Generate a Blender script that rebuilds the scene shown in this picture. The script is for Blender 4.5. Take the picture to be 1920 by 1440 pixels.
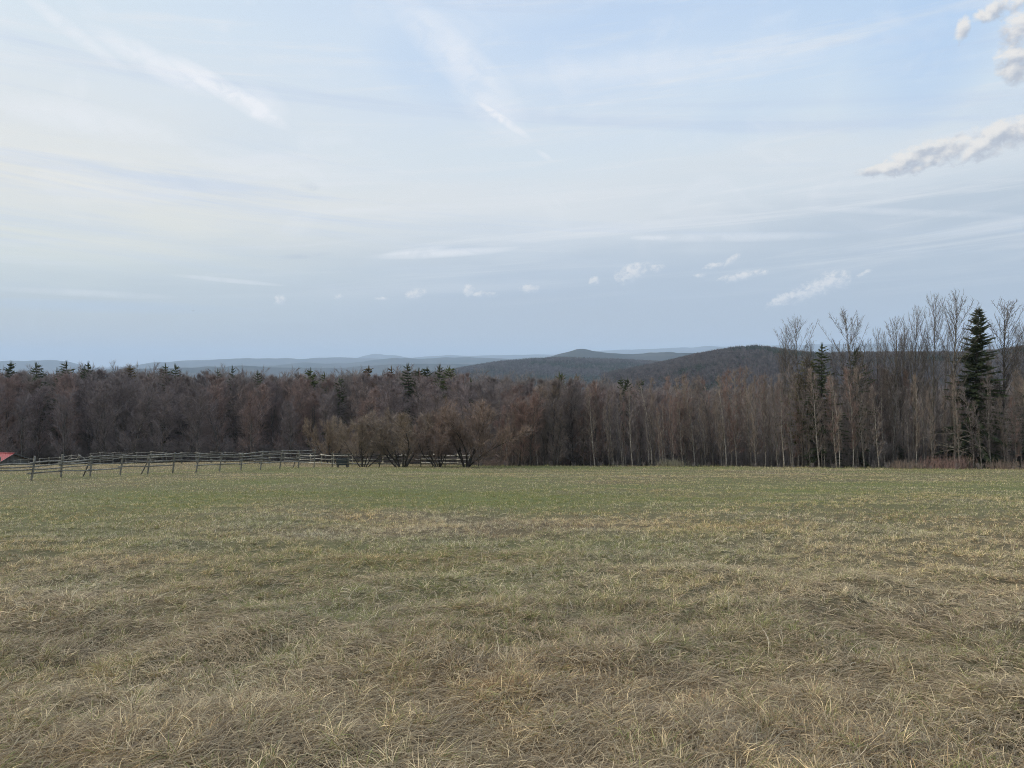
import bpy, math, random
import numpy as np
from mathutils import Vector

R = math.radians
sc = bpy.context.scene
for o in list(bpy.data.objects):
    bpy.data.objects.remove(o)
COL = sc.collection

# ------------------------------------------------------------------ camera
FPX = 1450.0
CAMZ = 1.8
HOR = 680.0
PITCH = math.atan((720 - HOR) / FPX)
cam_d = bpy.data.cameras.new('camera')
cam = bpy.data.objects.new('camera', cam_d)
COL.objects.link(cam)
cam.location = (0, 0, CAMZ)
cam.rotation_euler = (R(90) - PITCH, 0, 0)
cam_d.sensor_width = 36
cam_d.lens = FPX / 1920 * 36
cam_d.clip_start = 0.05
cam_d.clip_end = 90000
sc.camera = cam

def ray(px, py):
    u = (px - 960) / FPX
    v = (720 - py) / FPX
    c, s = math.cos(PITCH), math.sin(PITCH)
    return u, c + v * s, -s + v * c

def at(px, py, Y):
    x, y, z = ray(px, py)
    return Vector((x / y * Y, Y, CAMZ + z / y * Y))

def ae(px, py):
    x, y, z = ray(px, py)
    return math.degrees(math.atan2(x, y)), math.degrees(math.atan2(z, math.hypot(x, y)))

# ------------------------------------------------------------------ render / exposure
sc.render.engine = 'CYCLES'
sc.view_settings.view_transform = 'Standard'
sc.view_settings.look = 'None'
sc.view_settings.exposure = 0.0
sc.view_settings.gamma = 1.0
sc.view_settings.use_curve_mapping = False
sc.cycles.max_bounces = 4
sc.cycles.diffuse_bounces = 2
sc.cycles.glossy_bounces = 1
sc.cycles.transmission_bounces = 2
sc.cycles.transparent_max_bounces = 4
sc.cycles.volume_bounces = 1
sc.cycles.use_denoising = True
sc.cycles.denoising_prefilter = 'NONE'
sc.cycles.filter_width = 1.0
sc.cycles.caustics_reflective = False
sc.cycles.caustics_refractive = False

# ------------------------------------------------------------------ node helper
class N:
    """tiny wrapper that turns arithmetic into Math nodes"""
    tree = None
    def __init__(s, sock): s.s = sock
    @staticmethod
    def m(op, *a, clamp=False):
        n = N.tree.nodes.new('ShaderNodeMath'); n.operation = op; n.use_clamp = clamp
        for i, v in enumerate(a):
            if isinstance(v, N): N.tree.links.new(v.s, n.inputs[i])
            else: n.inputs[i].default_value = v
        return N(n.outputs[0])
    def __add__(s, o): return N.m('ADD', s, o)
    __radd__ = __add__
    def __sub__(s, o): return N.m('SUBTRACT', s, o)
    def __rsub__(s, o): return N.m('SUBTRACT', o, s)
    def __mul__(s, o): return N.m('MULTIPLY', s, o)
    __rmul__ = __mul__
    def __truediv__(s, o): return N.m('DIVIDE', s, o)

def mx(a, b): return N.m('MAXIMUM', a, b)
def sstep(v, lo, hi):
    n = N.tree.nodes.new('ShaderNodeMapRange'); n.interpolation_type = 'SMOOTHSTEP'
    N.tree.links.new(v.s, n.inputs[0])
    n.inputs[1].default_value = lo; n.inputs[2].default_value = hi
    return N(n.outputs[0])
def vec(x, y, z=0.0):
    n = N.tree.nodes.new('ShaderNodeCombineXYZ')
    for i, v in enumerate((x, y, z)):
        if isinstance(v, N): N.tree.links.new(v.s, n.inputs[i])
        else: n.inputs[i].default_value = v
    return N(n.outputs[0])
def noise(v, scale=1.0, detail=3.0, rough=0.5, dist=0.0):
    n = N.tree.nodes.new('ShaderNodeTexNoise')
    if v is not None: N.tree.links.new(v.s, n.inputs['Vector'])
    n.inputs['Scale'].default_value = scale; n.inputs['Detail'].default_value = detail
    n.inputs['Roughness'].default_value = rough; n.inputs['Distortion'].default_value = dist
    return N(n.outputs[0])
def mix(f, a, b, mode='MIX'):
    n = N.tree.nodes.new('ShaderNodeMix'); n.data_type = 'RGBA'; n.blend_type = mode
    ins = [n.inputs[0], n.inputs[6], n.inputs[7]]
    for sck, v in zip(ins, (f, a, b)):
        if isinstance(v, N): N.tree.links.new(v.s, sck)
        elif isinstance(v, (int, float)): sck.default_value = v
        else: sck.default_value = (*v, 1)
    return N(n.outputs[2])
def ramp(f, stops):
    n = N.tree.nodes.new('ShaderNodeValToRGB')
    N.tree.links.new(f.s, n.inputs[0])
    cr = n.color_ramp
    while len(cr.elements) < len(stops): cr.elements.new(0.5)
    for e, (p, c) in zip(cr.elements, stops):
        e.position = p; e.color = (*c, 1)
    return N(n.outputs[0])
def lin(c):
    return tuple((v / 255 / 12.92) if v / 255 <= 0.04045 else ((v / 255 + 0.055) / 1.055) ** 2.4 for v in c)

# ------------------------------------------------------------------ sky
SUN_EL, SUN_AZ = 22.0, -78.0          # azimuth: degrees right of the view direction
w = bpy.data.worlds.new('World'); sc.world = w; w.use_nodes = True
nt = w.node_tree; nt.nodes.clear(); N.tree = nt
out = nt.nodes.new('ShaderNodeOutputWorld'); bg = nt.nodes.new('ShaderNodeBackground')
nt.links.new(bg.outputs[0], out.inputs[0]); bg.inputs[1].default_value = 0.1
sky = nt.nodes.new('ShaderNodeTexSky'); sky.sky_type = 'NISHITA'; sky.sun_disc = False
sky.sun_elevation = R(SUN_EL); sky.sun_rotation = R(SUN_AZ); sky.air_density = 1.0; sky.dust_density = 1.0
skyc = N(sky.outputs[0])
tc = nt.nodes.new('ShaderNodeTexCoord'); sp = nt.nodes.new('ShaderNodeSeparateXYZ')
nt.links.new(tc.outputs['Generated'], sp.inputs[0])
X, Y, Z = (N(sp.outputs[i]) for i in range(3))
A = N.m('ARCTAN2', X, Y) * (180 / math.pi)
E = N.m('ARCSINE', Z) * (180 / math.pi)

st = noise(vec(A * 0.035, E * 0.22 - A * 0.022, 3.1), 1.0, 5, 0.55, 0.4) - 0.5
st2 = noise(vec(A * 0.10, E * 0.9 + A * 0.03, 7.7), 1.0, 4, 0.6, 0.3) - 0.5
Ew = E + st * 4.6 + st2 * 1.9
def emap(stops):
    return [(e / 90.0, lin(c)) for e, c in stops]
F = Ew / 90.0
rc = ramp(F, emap([(0, (184,192,204)), (3, (180,191,205)), (5, (180,193,209)), (6.5, (186,199,214)), (8, (196,207,219)),
    (9.3, (213,221,229)), (11, (223,228,232)), (14.7, (216,227,236)), (18, (212,225,239)), (22, (207,223,242)), (25.5, (198,217,242)), (40, (190,208,236)), (90, (165,190,228))]))
rl = ramp(F, emap([(0, (194,198,200)), (3, (190,199,204)), (4.6, (198,208,213)), (6.5, (214,221,220)), (8.5, (229,230,222)),
    (11.5, (233,232,225)), (14.5, (226,230,231)), (18, (222,230,236)), (22, (216,229,239)), (25.5, (213,228,241)), (40, (205,220,236)), (90, (165,190,228))]))
rr = ramp(F, emap([(0, (176,188,206)), (3, (175,189,206)), (6, (178,192,208)), (8, (184,197,211)), (10.3, (192,204,216)), (12, (208,218,227)),
    (13.8, (219,226,232)), (16.5, (212,226,238)), (19, (204,223,242)), (22, (190,214,241)), (25.5, (184,210,241)), (40, (175,200,236)), (90, (165,190,228))]))
veil = mix(sstep(A, -33, 2), rl, rc)
veil = mix(sstep(A, 0, 32), veil, rr)

# thin layered cirrus: long bands in the veil
lay = noise(vec(A * 0.045 + 3.0, E * 0.75 - A * 0.05, 5.5), 1.0, 6, 0.62, 0.5)
lay2 = noise(vec(A * 0.02, E * 0.35 + A * 0.02, 8.5), 1.0, 5, 0.6, 0.8)
veil = mix(sstep(lay, 0.48, 0.74) * sstep(E, 3, 9) * 0.62, veil, lin((231, 234, 238)))
veil = mix(sstep(lay2, 0.50, 0.75) * sstep(E, 3, 9) * 0.60, veil, lin((196, 211, 232)))
# bluer holes in the veil
def ell(px, py, rx, ry, tilt=0.0):
    """1 - r^2 of an ellipse given by its place in the sky"""
    a0, e0 = ae(px, py)
    k = 57.3 / FPX * math.cos(R(a0)) ** 2
    ke = 57.3 / FPX * math.cos(R(a0))
    t = R(tilt); c, s = math.cos(t), math.sin(t)
    dx = (A - a0) * (1 / k); dy = (E - e0) * (1 / ke)
    p = (dx * c + dy * s) * (1 / rx); q = (dy * c - dx * s) * (1 / ry)
    return 1.0 - (p * p + q * q)
hole = noise(vec(A * 0.06, E * 0.13, 1.3), 1.0, 3, 0.5)
hb = mx(ell(1730, 110, 190, 120, 35), 0) * 0.75
for args, k in (((800, 130, 130, 60, -20), .35), ((1100, 60, 260, 60, 10), .35), ((1440, 190, 200, 60, 20), .2), ((460, 260, 160, 50, 0), .15), ((200,575,330,14,0), .35), ((1120,170,160,30,5), .2)):
    hb = hb + mx(ell(*args), 0) * k
hb = N.m('MULTIPLY', hb, sstep(hole, 0.25, 0.6) * 0.6 + 0.4, clamp=True)
veil = mix(hb * 0.75, veil, lin((172, 203, 240)))

# bright cirrus streaks and old contrails
def seg(p, q, w0, amp, soft=1.0):
    px, py = (p[0] + q[0]) / 2, (p[1] + q[1]) / 2
    L = math.hypot(q[0] - p[0], q[1] - p[1]) / 2
    t = math.degrees(math.atan2(-(q[1] - p[1]), q[0] - p[0]))
    return mx(ell(px, py, L * 1.15, w0, t), 0) * amp
brk = noise(vec(A * 0.55, E * 0.8, 4.4), 1.0, 5, 0.62, 0.6)
wav = noise(vec(A * 0.16, E * 0.3, 9.4), 1.0, 4, 0.6, 0.8)
cs = seg((40, 12), (230, 105), 16, .45) + seg((180, 80), (400, 155), 26, .6) + seg((330, 130), (535, 222), 20, .95) \
   + seg((440, 180), (540, 215), 34, .4) + seg((900, 198), (992, 256), 8, .85) + seg((1005, 282), (1035, 300), 6, .4) \
   + seg((740, 20), (975, 200), 42, .45) + seg((850, 170), (990, 260), 30, .3) + seg((700, 484), (960, 466), 9, .6) + seg((720,478),(840,462),6,.4) \
   + seg((330, 520), (530, 532), 5, .5) + seg((0, 548), (330, 552), 8, .3) + seg((0, 215), (330, 235), 34, .35) \
   + seg((1180, 440), (1560, 450), 10, .35) + seg((1500, 376), (1900, 420), 8, .3) + seg((900,130),(1600,120),34,.25) + seg((1180,445),(1260,447),5,.3) + seg((160,140),(120,190),26,.25)
cs = cs * (sstep(brk, 0.28, 0.62) * 0.65 + 0.35)
wisp = sstep(wav, 0.5, 0.75) * sstep(E, 5, 12) * 0.22
cs = N.m('ADD', cs * 1.25, wisp, clamp=True)
veil = mix(cs * 0.80, veil, lin((245, 246, 250)))
# grey smudges low in the sky
gs = seg((560, 350), (600, 350), 9, .8) + seg((522, 484), (600, 478), 6, .9) + seg((590, 478), (628, 474), 4, .7) + seg((0, 578), (450, 574), 9, .35) + seg((350,522),(520,530),4,.4) + seg((1700,395),(1920,388),20,.25)
gs = N.m('MULTIPLY', gs, sstep(brk, 0.3, 0.6), clamp=True)
veil = mix(gs * 0.5, veil, lin((184, 195, 208)))

# small cumulus
P3 = vec(A * 1.0, E * 1.25, 0.0)
P3b = vec(A * 1.0 - 0.35, E * 1.25 + 0.7, 0.0)
n1 = noise(P3, 0.55, 6, 0.55, 0.3); n2 = noise(P3b, 0.55, 3, 0.5, 0.3)
def group(lst):
    g = None
    for a_ in lst:
        amp = a_[5] if len(a_) > 5 else 1.0
        e_ = ell(*a_[:5]) * amp if amp != 1.0 else ell(*a_[:5])
        g = e_ if g is None else mx(g, e_)
    return g
BIG = [(1745, 290, 110, 25, 12), (1860, 262, 85, 27, 20), (1660, 315, 62, 11, 5), (1725, 313, 45, 9, 12), (1910, 245, 40, 28, 20), (1905, 55, 32, 40, 0), (1902, 118, 32, 38, 20), (1875, 15, 60, 16, 10), (1806, 55, 15, 24, -20)]
big = group(BIG)
SML = [(1184, 513, 34, 18, 24), (1232, 502, 14, 8, 10), (1115, 526, 11, 8, 10), (1372, 488, 20, 7, 30), (1340, 498, 22, 6, 10),
    (1390, 518, 48, 9, 8), (1312, 516, 14, 5, 0), (1562, 528, 34, 20, 10), (1520, 545, 46, 18, 18), (1470, 562, 34, 12, 20), (778, 552, 23, 10, 14), (880, 545, 12, 14, 0), (905, 552, 30, 6, 0), (992, 542, 20, 9, 0),
    (525, 564, 12, 10, 30), (635, 557, 9, 6, 0), (1622, 512, 18, 5, 20), (715, 560, 16, 4, 0)]
sml = group(SML)
nb_ = noise(P3, 1.5, 6, 0.6, 0.5); big2 = group([(a_[0] + 3, a_[1] + .38 * a_[3], a_[2], a_[3], a_[4]) for a_ in BIG]); sml2 = group([(a_[0] + 2, a_[1] + .4 * a_[3], a_[2], a_[3], a_[4]) for a_ in SML])
mb = sstep(big + (n1 - 0.5) * 2.2 + (nb_ - 0.5) * 2.4 + 0.28, -0.05, 1.15)
n3 = noise(P3, 2.3, 6, 0.62, 0.3); n4 = noise(P3, 1.3, 3, 0.5, 0.2); ms = sstep(sml + (n3 - 0.5) * 3.4 + (n4 - .5) * 2.2 + 0.30, 0.0, 1.6)
nl_ = noise(vec(A * 1.0 - 0.25, E * 1.25 + 0.5, 0.0), 1.1, 4, 0.55, 0.3) - noise(P3, 1.1, 4, 0.55, 0.3)
litb = sstep(n1 - n2 - nl_ * 0.6 + (big - big2) * 0.45, -0.25, 0.30)
lits = sstep((n3 - .5) * .8 + (sml - sml2) * 0.5, -0.3, 0.35)
cb = mix(litb, lin((180, 187, 200)), lin((238, 235, 231)))
cc = mix(lits, lin((196, 206, 219)), lin((236, 235, 236)))
veil = mix(ms * 0.80, veil, cc)
veil = mix(mb * 0.92, veil, cb)

sx_, sy_, sz_ = (math.sin(R(SUN_AZ)) * math.cos(R(SUN_EL)), math.cos(R(SUN_AZ)) * math.cos(R(SUN_EL)), math.sin(R(SUN_EL)))
cosd = X * sx_ + Y * sy_ + Z * sz_
glow = sstep(cosd, 0.70, 1.0); glow = glow * glow * 1.1
up = sstep(E, 30, 60) * 0.35
veil = mix(1.0, veil, mix(glow, (0.0, 0.0, 0.0), (3.2, 2.9, 2.4)), 'ADD')
veil = mix(1.0, veil, mix(up, (0.0, 0.0, 0.0), (0.9, 0.95, 1.0)), 'ADD')
scaled = mix(1.0, veil, (10.65, 10.6, 10.55), 'MULTIPLY')
fin = mix(0.93, skyc, scaled)
nt.links.new(fin.s, bg.inputs[0])
w.cycles.sampling_method = 'MANUAL'; w.cycles.sample_map_resolution = 512

sun_d = bpy.data.lights.new('sun', 'SUN'); sun_d.energy = 1.5; sun_d.angle = R(10); sun_d.color = (1.0, 0.93, 0.82)
sun = bpy.data.objects.new('sun', sun_d); COL.objects.link(sun)
sd = Vector((math.sin(R(SUN_AZ)) * math.cos(R(SUN_EL)), math.cos(R(SUN_AZ)) * math.cos(R(SUN_EL)), math.sin(R(SUN_EL))))
sun.rotation_euler = sd.to_track_quat('Z', 'Y').to_euler()
sun.location = sd * 200

# ------------------------------------------------------------------ helpers
def tag(o, label=None, cat=None, group=None, kind=None):
    if label: o['label'] = label
    if cat: o['category'] = cat
    if group: o['group'] = group
    if kind: o['kind'] = kind
    return o
def empty(name, loc, rz=0.0, parent=None):
    o = bpy.data.objects.new(name, None); COL.objects.link(o); o.location = loc; o.rotation_euler = (0, 0, rz)
    o.empty_display_size = 0.3
    if parent: o.parent = parent
    return o
def mesh_np(name, V, Fc, nper, mats=(), smooth=False, mi=None):
    me = bpy.data.meshes.new(name)
    V = np.asarray(V, np.float32).reshape(-1, 3); Fc = np.asarray(Fc, np.int32).reshape(-1, nper)
    me.vertices.add(len(V)); me.vertices.foreach_set('co', V.ravel())
    me.loops.add(Fc.size); me.loops.foreach_set('vertex_index', Fc.ravel())
    me.polygons.add(len(Fc)); me.polygons.foreach_set('loop_start', np.arange(0, Fc.size, nper, dtype=np.int32))
    try: me.polygons.foreach_set('loop_total', np.full(len(Fc), nper, np.int32))
    except Exception: pass
    for m in mats: me.materials.append(m)
    if mi is not None: me.polygons.foreach_set('material_index', np.asarray(mi, np.int32))
    me.polygons.foreach_set('use_smooth', np.full(len(Fc), smooth))
    me.update(calc_edges=True); me.validate()
    return me
def link(name, me, parent=None):
    o = bpy.data.objects.new(name, me); COL.objects.link(o)
    if parent: o.parent = parent
    return o

def hash2(ix, iy, seed):
    h = (ix.astype(np.int64) * 374761393 + iy.astype(np.int64) * 668265263 + seed * 1442695041) & 0xffffffff
    h = ((h ^ (h >> 13)) * 1274126177) & 0xffffffff
    return ((h ^ (h >> 16)) & 0xffffff) / float(0xffffff)
def vnoise(x, y, seed=0):
    x = np.asarray(x, float); y = np.asarray(y, float)
    ix = np.floor(x); iy = np.floor(y); fx = x - ix; fy = y - iy
    fx = fx * fx * (3 - 2 * fx); fy = fy * fy * (3 - 2 * fy)
    a = hash2(ix, iy, seed); b = hash2(ix + 1, iy, seed); c = hash2(ix, iy + 1, seed); d = hash2(ix + 1, iy + 1, seed)
    return (a * (1 - fx) + b * fx) * (1 - fy) + (c * (1 - fx) + d * fx) * fy
def fbm(x, y, seed=0, oct=3, gain=0.5):
    s = 0; a = 1; t = 0
    for i in range(oct):
        s = s + vnoise(x * 2 ** i + 17.3 * i, y * 2 ** i - 9.1 * i, seed + i) * a; t += a; a *= gain
    return s / t

# ------------------------------------------------------------------ ground shape
SL = 0.112
FX = np.array([-400, -95, -60, -25, -12, -3.5, 46.7, 75, 400.])
FY = np.array([114, 114, 112, 104, 92, 83.6, 70.8, 67, 60.])
def front(x): return np.interp(x, FX, FY)
def G(x, y):
    x = np.asarray(x, float); y = np.asarray(y, float)
    r = np.hypot(x, y)
    z = np.where(y > 0, -SL * y, -0.04 * y * np.exp(-np.abs(y) / 60))
    d = y - front(x)
    z = z - 0.09 * np.clip(d, 0, 22)
    z = z - 2.3 * np.exp(-((x + 69) / 12) ** 2 - ((y - 103) / 8) ** 2)
    # hummocks
    am = np.exp(-r / 60)
    z = z + (fbm(x * 1.1, y * 1.1, 5, 3) - .5) * 0.30 * am + (fbm(x * 0.32, y * 0.32, 9, 2) - .5) * 0.20 * am
    z = z + (fbm(x * 0.06, y * 0.10, 12, 2) - .5) * 0.22 * np.clip((r - 5) / 20, 0, 1)
    # far country
    far = np.clip((r - 170) / 400, 0, 1); far = far * far * (3 - 2 * far)
    zf = -62 - 90 * np.clip((r - 600) / 3500, 0, 1) + (fbm(x / 900, y / 900, 31, 4) - .5) * 60 * np.clip((r - 500) / 3000, 0, 1)
    return z * (1 - far) + zf * far
def g(x, y): return float(G(np.array([x]), np.array([y]))[0])
_off = fbm(np.array([0.0]), np.array([0.0]), 5, 3)

def green_frac(x, y):
    """how green the field is at a place: large soft patches, greener away from the camera"""
    d = np.hypot(x, y)
    n = fbm(x * 0.16, y * 0.22, 41, 4, 0.6); n2 = fbm(x * 0.03, y * 0.07, 47, 3, 0.6)
    base = np.interp(d, [3, 7, 10, 14, 20, 30, 60, 85], [.20, .24, .38, .50, .51, .47, .48, .55])
    gf = base + (n - .5) * 1.3 + (n2 - .5) * 1.1 - np.clip(x / 50, -1, 1) * 0.10 * np.clip(d / 30, 0, 1)
    padd = np.clip((-5 - x) / 5, 0, 1) * np.clip((y - (76.5 + (x + 20) * .62)) / 2, 0, 1)
    return np.clip(gf - .45 * padd, 0.02, 0.97)

# ------------------------------------------------------------------ materials
MATS = {}
def material(name, rough=0.85, spec=0.2):
    m = bpy.data.materials.new(name); m.use_nodes = True
    N.tree = m.node_tree
    b = m.node_tree.nodes['Principled BSDF']
    b.inputs['Roughness'].default_value = rough
    b.inputs['Specular IOR Level'].default_value = spec
    MATS[name] = m
    return m, b
def setc(m, b, c): m.node_tree.links.new(c.s, b.inputs['Base Color'])
def bump(m, b, h, strength=0.5, dist=0.05):
    n = m.node_tree.nodes.new('ShaderNodeBump'); n.inputs['Strength'].default_value = strength; n.inputs['Distance'].default_value = dist
    m.node_tree.links.new(h.s, n.inputs['Height']); m.node_tree.links.new(n.outputs[0], b.inputs['Normal'])
def gpos():
    n = N.tree.nodes.new('ShaderNodeNewGeometry'); return N(n.outputs['Position'])
def opos():
    n = N.tree.nodes.new('ShaderNodeTexCoord'); return N(n.outputs['Object'])
def attr(name, what='Color'):
    n = N.tree.nodes.new('ShaderNodeAttribute'); n.attribute_name = name
    return N(n.outputs[what])
def ocol():
    n = N.tree.nodes.new('ShaderNodeObjectInfo'); return N(n.outputs['Color'])
def orand():
    n = N.tree.nodes.new('ShaderNodeObjectInfo'); return N(n.outputs['Random'])

# field ground / soil and thatch between the blades
m, b = material('thatch_ground', 0.95, 0.1)
gf = attr('green', 'Fac'); p = gpos()
nz = noise(p, 9, 6, 0.75); nz2 = noise(p, 1.7, 4, 0.6)
tan = mix(nz, (0.050, 0.041, 0.025), (0.24, 0.19, 0.115)); grn = mix(nz, (0.050, 0.062, 0.022), (0.21, 0.225, 0.09))
c = mix(gf, tan, grn); lf = attr('litter', 'Fac')
c = mix(lf, c, mix(nz2, (0.035, 0.027, 0.02), (0.10, 0.075, 0.055)))
setc(m, b, c); bump(m, b, nz, 0.6, 0.06)

# grass blades: colour is carried per blade
m, b = material('grass_blades', 0.65, 0.25)
c = attr('Col'); setc(m, b, c)
tr = m.node_tree.nodes.new('ShaderNodeBsdfTranslucent'); ms_ = m.node_tree.nodes.new('ShaderNodeMixShader')
m.node_tree.links.new(c.s, tr.inputs[0]); ms_.inputs[0].default_value = 0.25
m.node_tree.links.new(b.outputs[0], ms_.inputs[1]); m.node_tree.links.new(tr.outputs[0], ms_.inputs[2])
m.node_tree.links.new(ms_.outputs[0], m.node_tree.nodes['Material Output'].inputs[0])

def bark(name, c0, c1, sc_=14):
    m, b = material(name, 0.9, 0.15)
    p = opos(); n = noise(p, sc_, 4, 0.7)
    c = mix(sstep(n, 0.3, 0.7), c0, c1)
    c = mix(1.0, c, ocol(), 'MULTIPLY'); setc(m, b, c)
    return m
bark('bark_grey', (0.08, 0.073, 0.066), (0.24, 0.22, 0.19))
bark('bark_pale', (0.16, 0.14, 0.115), (0.42, 0.38, 0.32), 3)
bark('bark_dark', (0.035, 0.03, 0.026), (0.10, 0.088, 0.075))
bark('twig', (0.19, 0.163, 0.148), (0.32, 0.275, 0.248), 2)
m, b = material('needles', 0.7, 0.2)
p = opos(); n = noise(p, 2.5, 3, 0.6)
c = mix(n, (0.034, 0.046, 0.022), (0.115, 0.132, 0.065)); setc(m, b, mix(1.0, c, ocol(), 'MULTIPLY'))
m, b = material('weathered_wood', 0.9, 0.15)
p = opos(); n = noise(p, 5, 5, 0.7)
c = mix(sstep(n, 0.3, 0.7), (0.15, 0.14, 0.12), (0.36, 0.34, 0.30)); setc(m, b, mix(1.0, c, ocol(), 'MULTIPLY'))

# hills: woodland seen from far away
def hillmat(name, a, bcol, ccol, s1, s2):
    m, b = material(name, 1.0, 0.0); p = gpos()
    n = noise(p, s1, 5, 0.65); n2 = noise(p, s2, 3, 0.6)
    c = mix(sstep(n, 0.42, 0.62), a, bcol); c = mix(sstep(n2, 0.45, 0.7), c, ccol); setc(m, b, c)
    return m
hillmat('near_hill_woods', (0.08, 0.068, 0.064), (0.035, 0.042, 0.034), (0.11, 0.092, 0.085), 0.006, 0.02)
hillmat('mid_hill_woods', (0.085, 0.076, 0.066), (0.035, 0.045, 0.032), (0.12, 0.11, 0.092), 0.0035, 0.015)
hillmat('far_hill_woods', (0.045, 0.048, 0.042), (0.022, 0.034, 0.026), (0.07, 0.07, 0.06), 0.0009, 0.004)

# ------------------------------------------------------------------ ground sheet
def polar_grid():
    rs = np.concatenate([[0.3], np.geomspace(0.8, 33000, 330)])
    th = np.concatenate([np.arange(-52, 52, 0.4), np.arange(52, 308, 4.0)])
    Rr, T = np.meshgrid(rs, np.radians(th), indexing='ij')
    x = Rr * np.sin(T); y = Rr * np.cos(T)
    V = np.stack([x, y, G(x, y)], -1).reshape(-1, 3)
    nr, ntn = len(rs), len(th)
    i = np.arange(nr - 1)[:, None] * ntn; j = np.arange(ntn)[None]; j2 = (j + 1) % ntn
    Fq = np.stack([i + j, i + ntn + j, i + ntn + j2, i + j2], -1).reshape(-1, 4)[:, ::-1]
    cen = len(V); V = np.vstack([V, [[0, 0, g(0, 0)]]])
    me = mesh_np('ground', V, Fq, 4, [MATS['thatch_ground']], True)
    return me, V
me, V = polar_grid()
x, y = V[:, 0], V[:, 1]
gr = green_frac(x, y)
far_ = np.clip((y - front(x)) / 2.0, 0, 1)
a1 = me.attributes.new('green', 'FLOAT', 'POINT'); a1.data.foreach_set('value', gr.astype(np.float32))
a2 = me.attributes.new('litter', 'FLOAT', 'POINT'); a2.data.foreach_set('value', far_.astype(np.float32))
tag(link('ground', me), kind='structure')

# ------------------------------------------------------------------ grass
def hermite_blades(rng, x, y, L, W, lean, ldir, seg, col, flat=None):
    """bent ribbons. lean: 0 upright .. 1 lying. returns verts, faces, colours"""
    n = len(x); z = G(x, y)
    s = np.linspace(0, 1, seg + 1)[None]
    a0 = lean * 1.25 + 0.15                              # start angle from vertical
    a1 = a0 + (0.9 + lean * 0.8) * rng.uniform(0.4, 1.7, n)
    a = a0[:, None] + (a1 - a0)[:, None] * s
    a = np.minimum(a, 2.5)
    ds = (L / seg)[:, None]
    h = np.concatenate([np.zeros((n, 1)), np.cumsum(np.cos(a[:, :-1]) * ds, 1)], 1)
    rr = np.concatenate([np.zeros((n, 1)), np.cumsum(np.sin(a[:, :-1]) * ds, 1)], 1)
    h = np.maximum(h, 0.004)
    curl = rng.normal(0, 0.45, n)[:, None] * s
    dx = np.cos(ldir[:, None] + curl); dy = np.sin(ldir[:, None] + curl)
    cx = x[:, None] + rr * dx; cy = y[:, None] + rr * dy; cz = z[:, None] + h
    # ribbon width direction: mostly across the bend, twisted per blade
    tw = rng.uniform(-1.0, 1.0, n)[:, None]
    wx = -dy * np.cos(tw); wy = dx * np.cos(tw); wz = np.sin(tw) * np.ones_like(s)
    hw = (W[:, None] * 0.5) * np.interp(s, [0, .5, 1], [1.0, .85, .12])
    V = np.empty((n, seg + 1, 2, 3), np.float32)
    for k, sg in ((0, -1), (1, 1)):
        V[:, :, k, 0] = cx + sg * wx * hw; V[:, :, k, 1] = cy + sg * wy * hw; V[:, :, k, 2] = cz + sg * wz * hw
    base = (np.arange(n) * (seg + 1) * 2)[:, None]; i = np.arange(seg)[None] * 2
    Fq = np.stack([base + i, base + i + 1, base + i + 3, base + i + 2], -1)
    C = np.repeat(col[:, None, :], (seg + 1) * 2, 1)
    return V.reshape(-1, 3), Fq.reshape(-1, 4), C.reshape(-1, 3)

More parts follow.
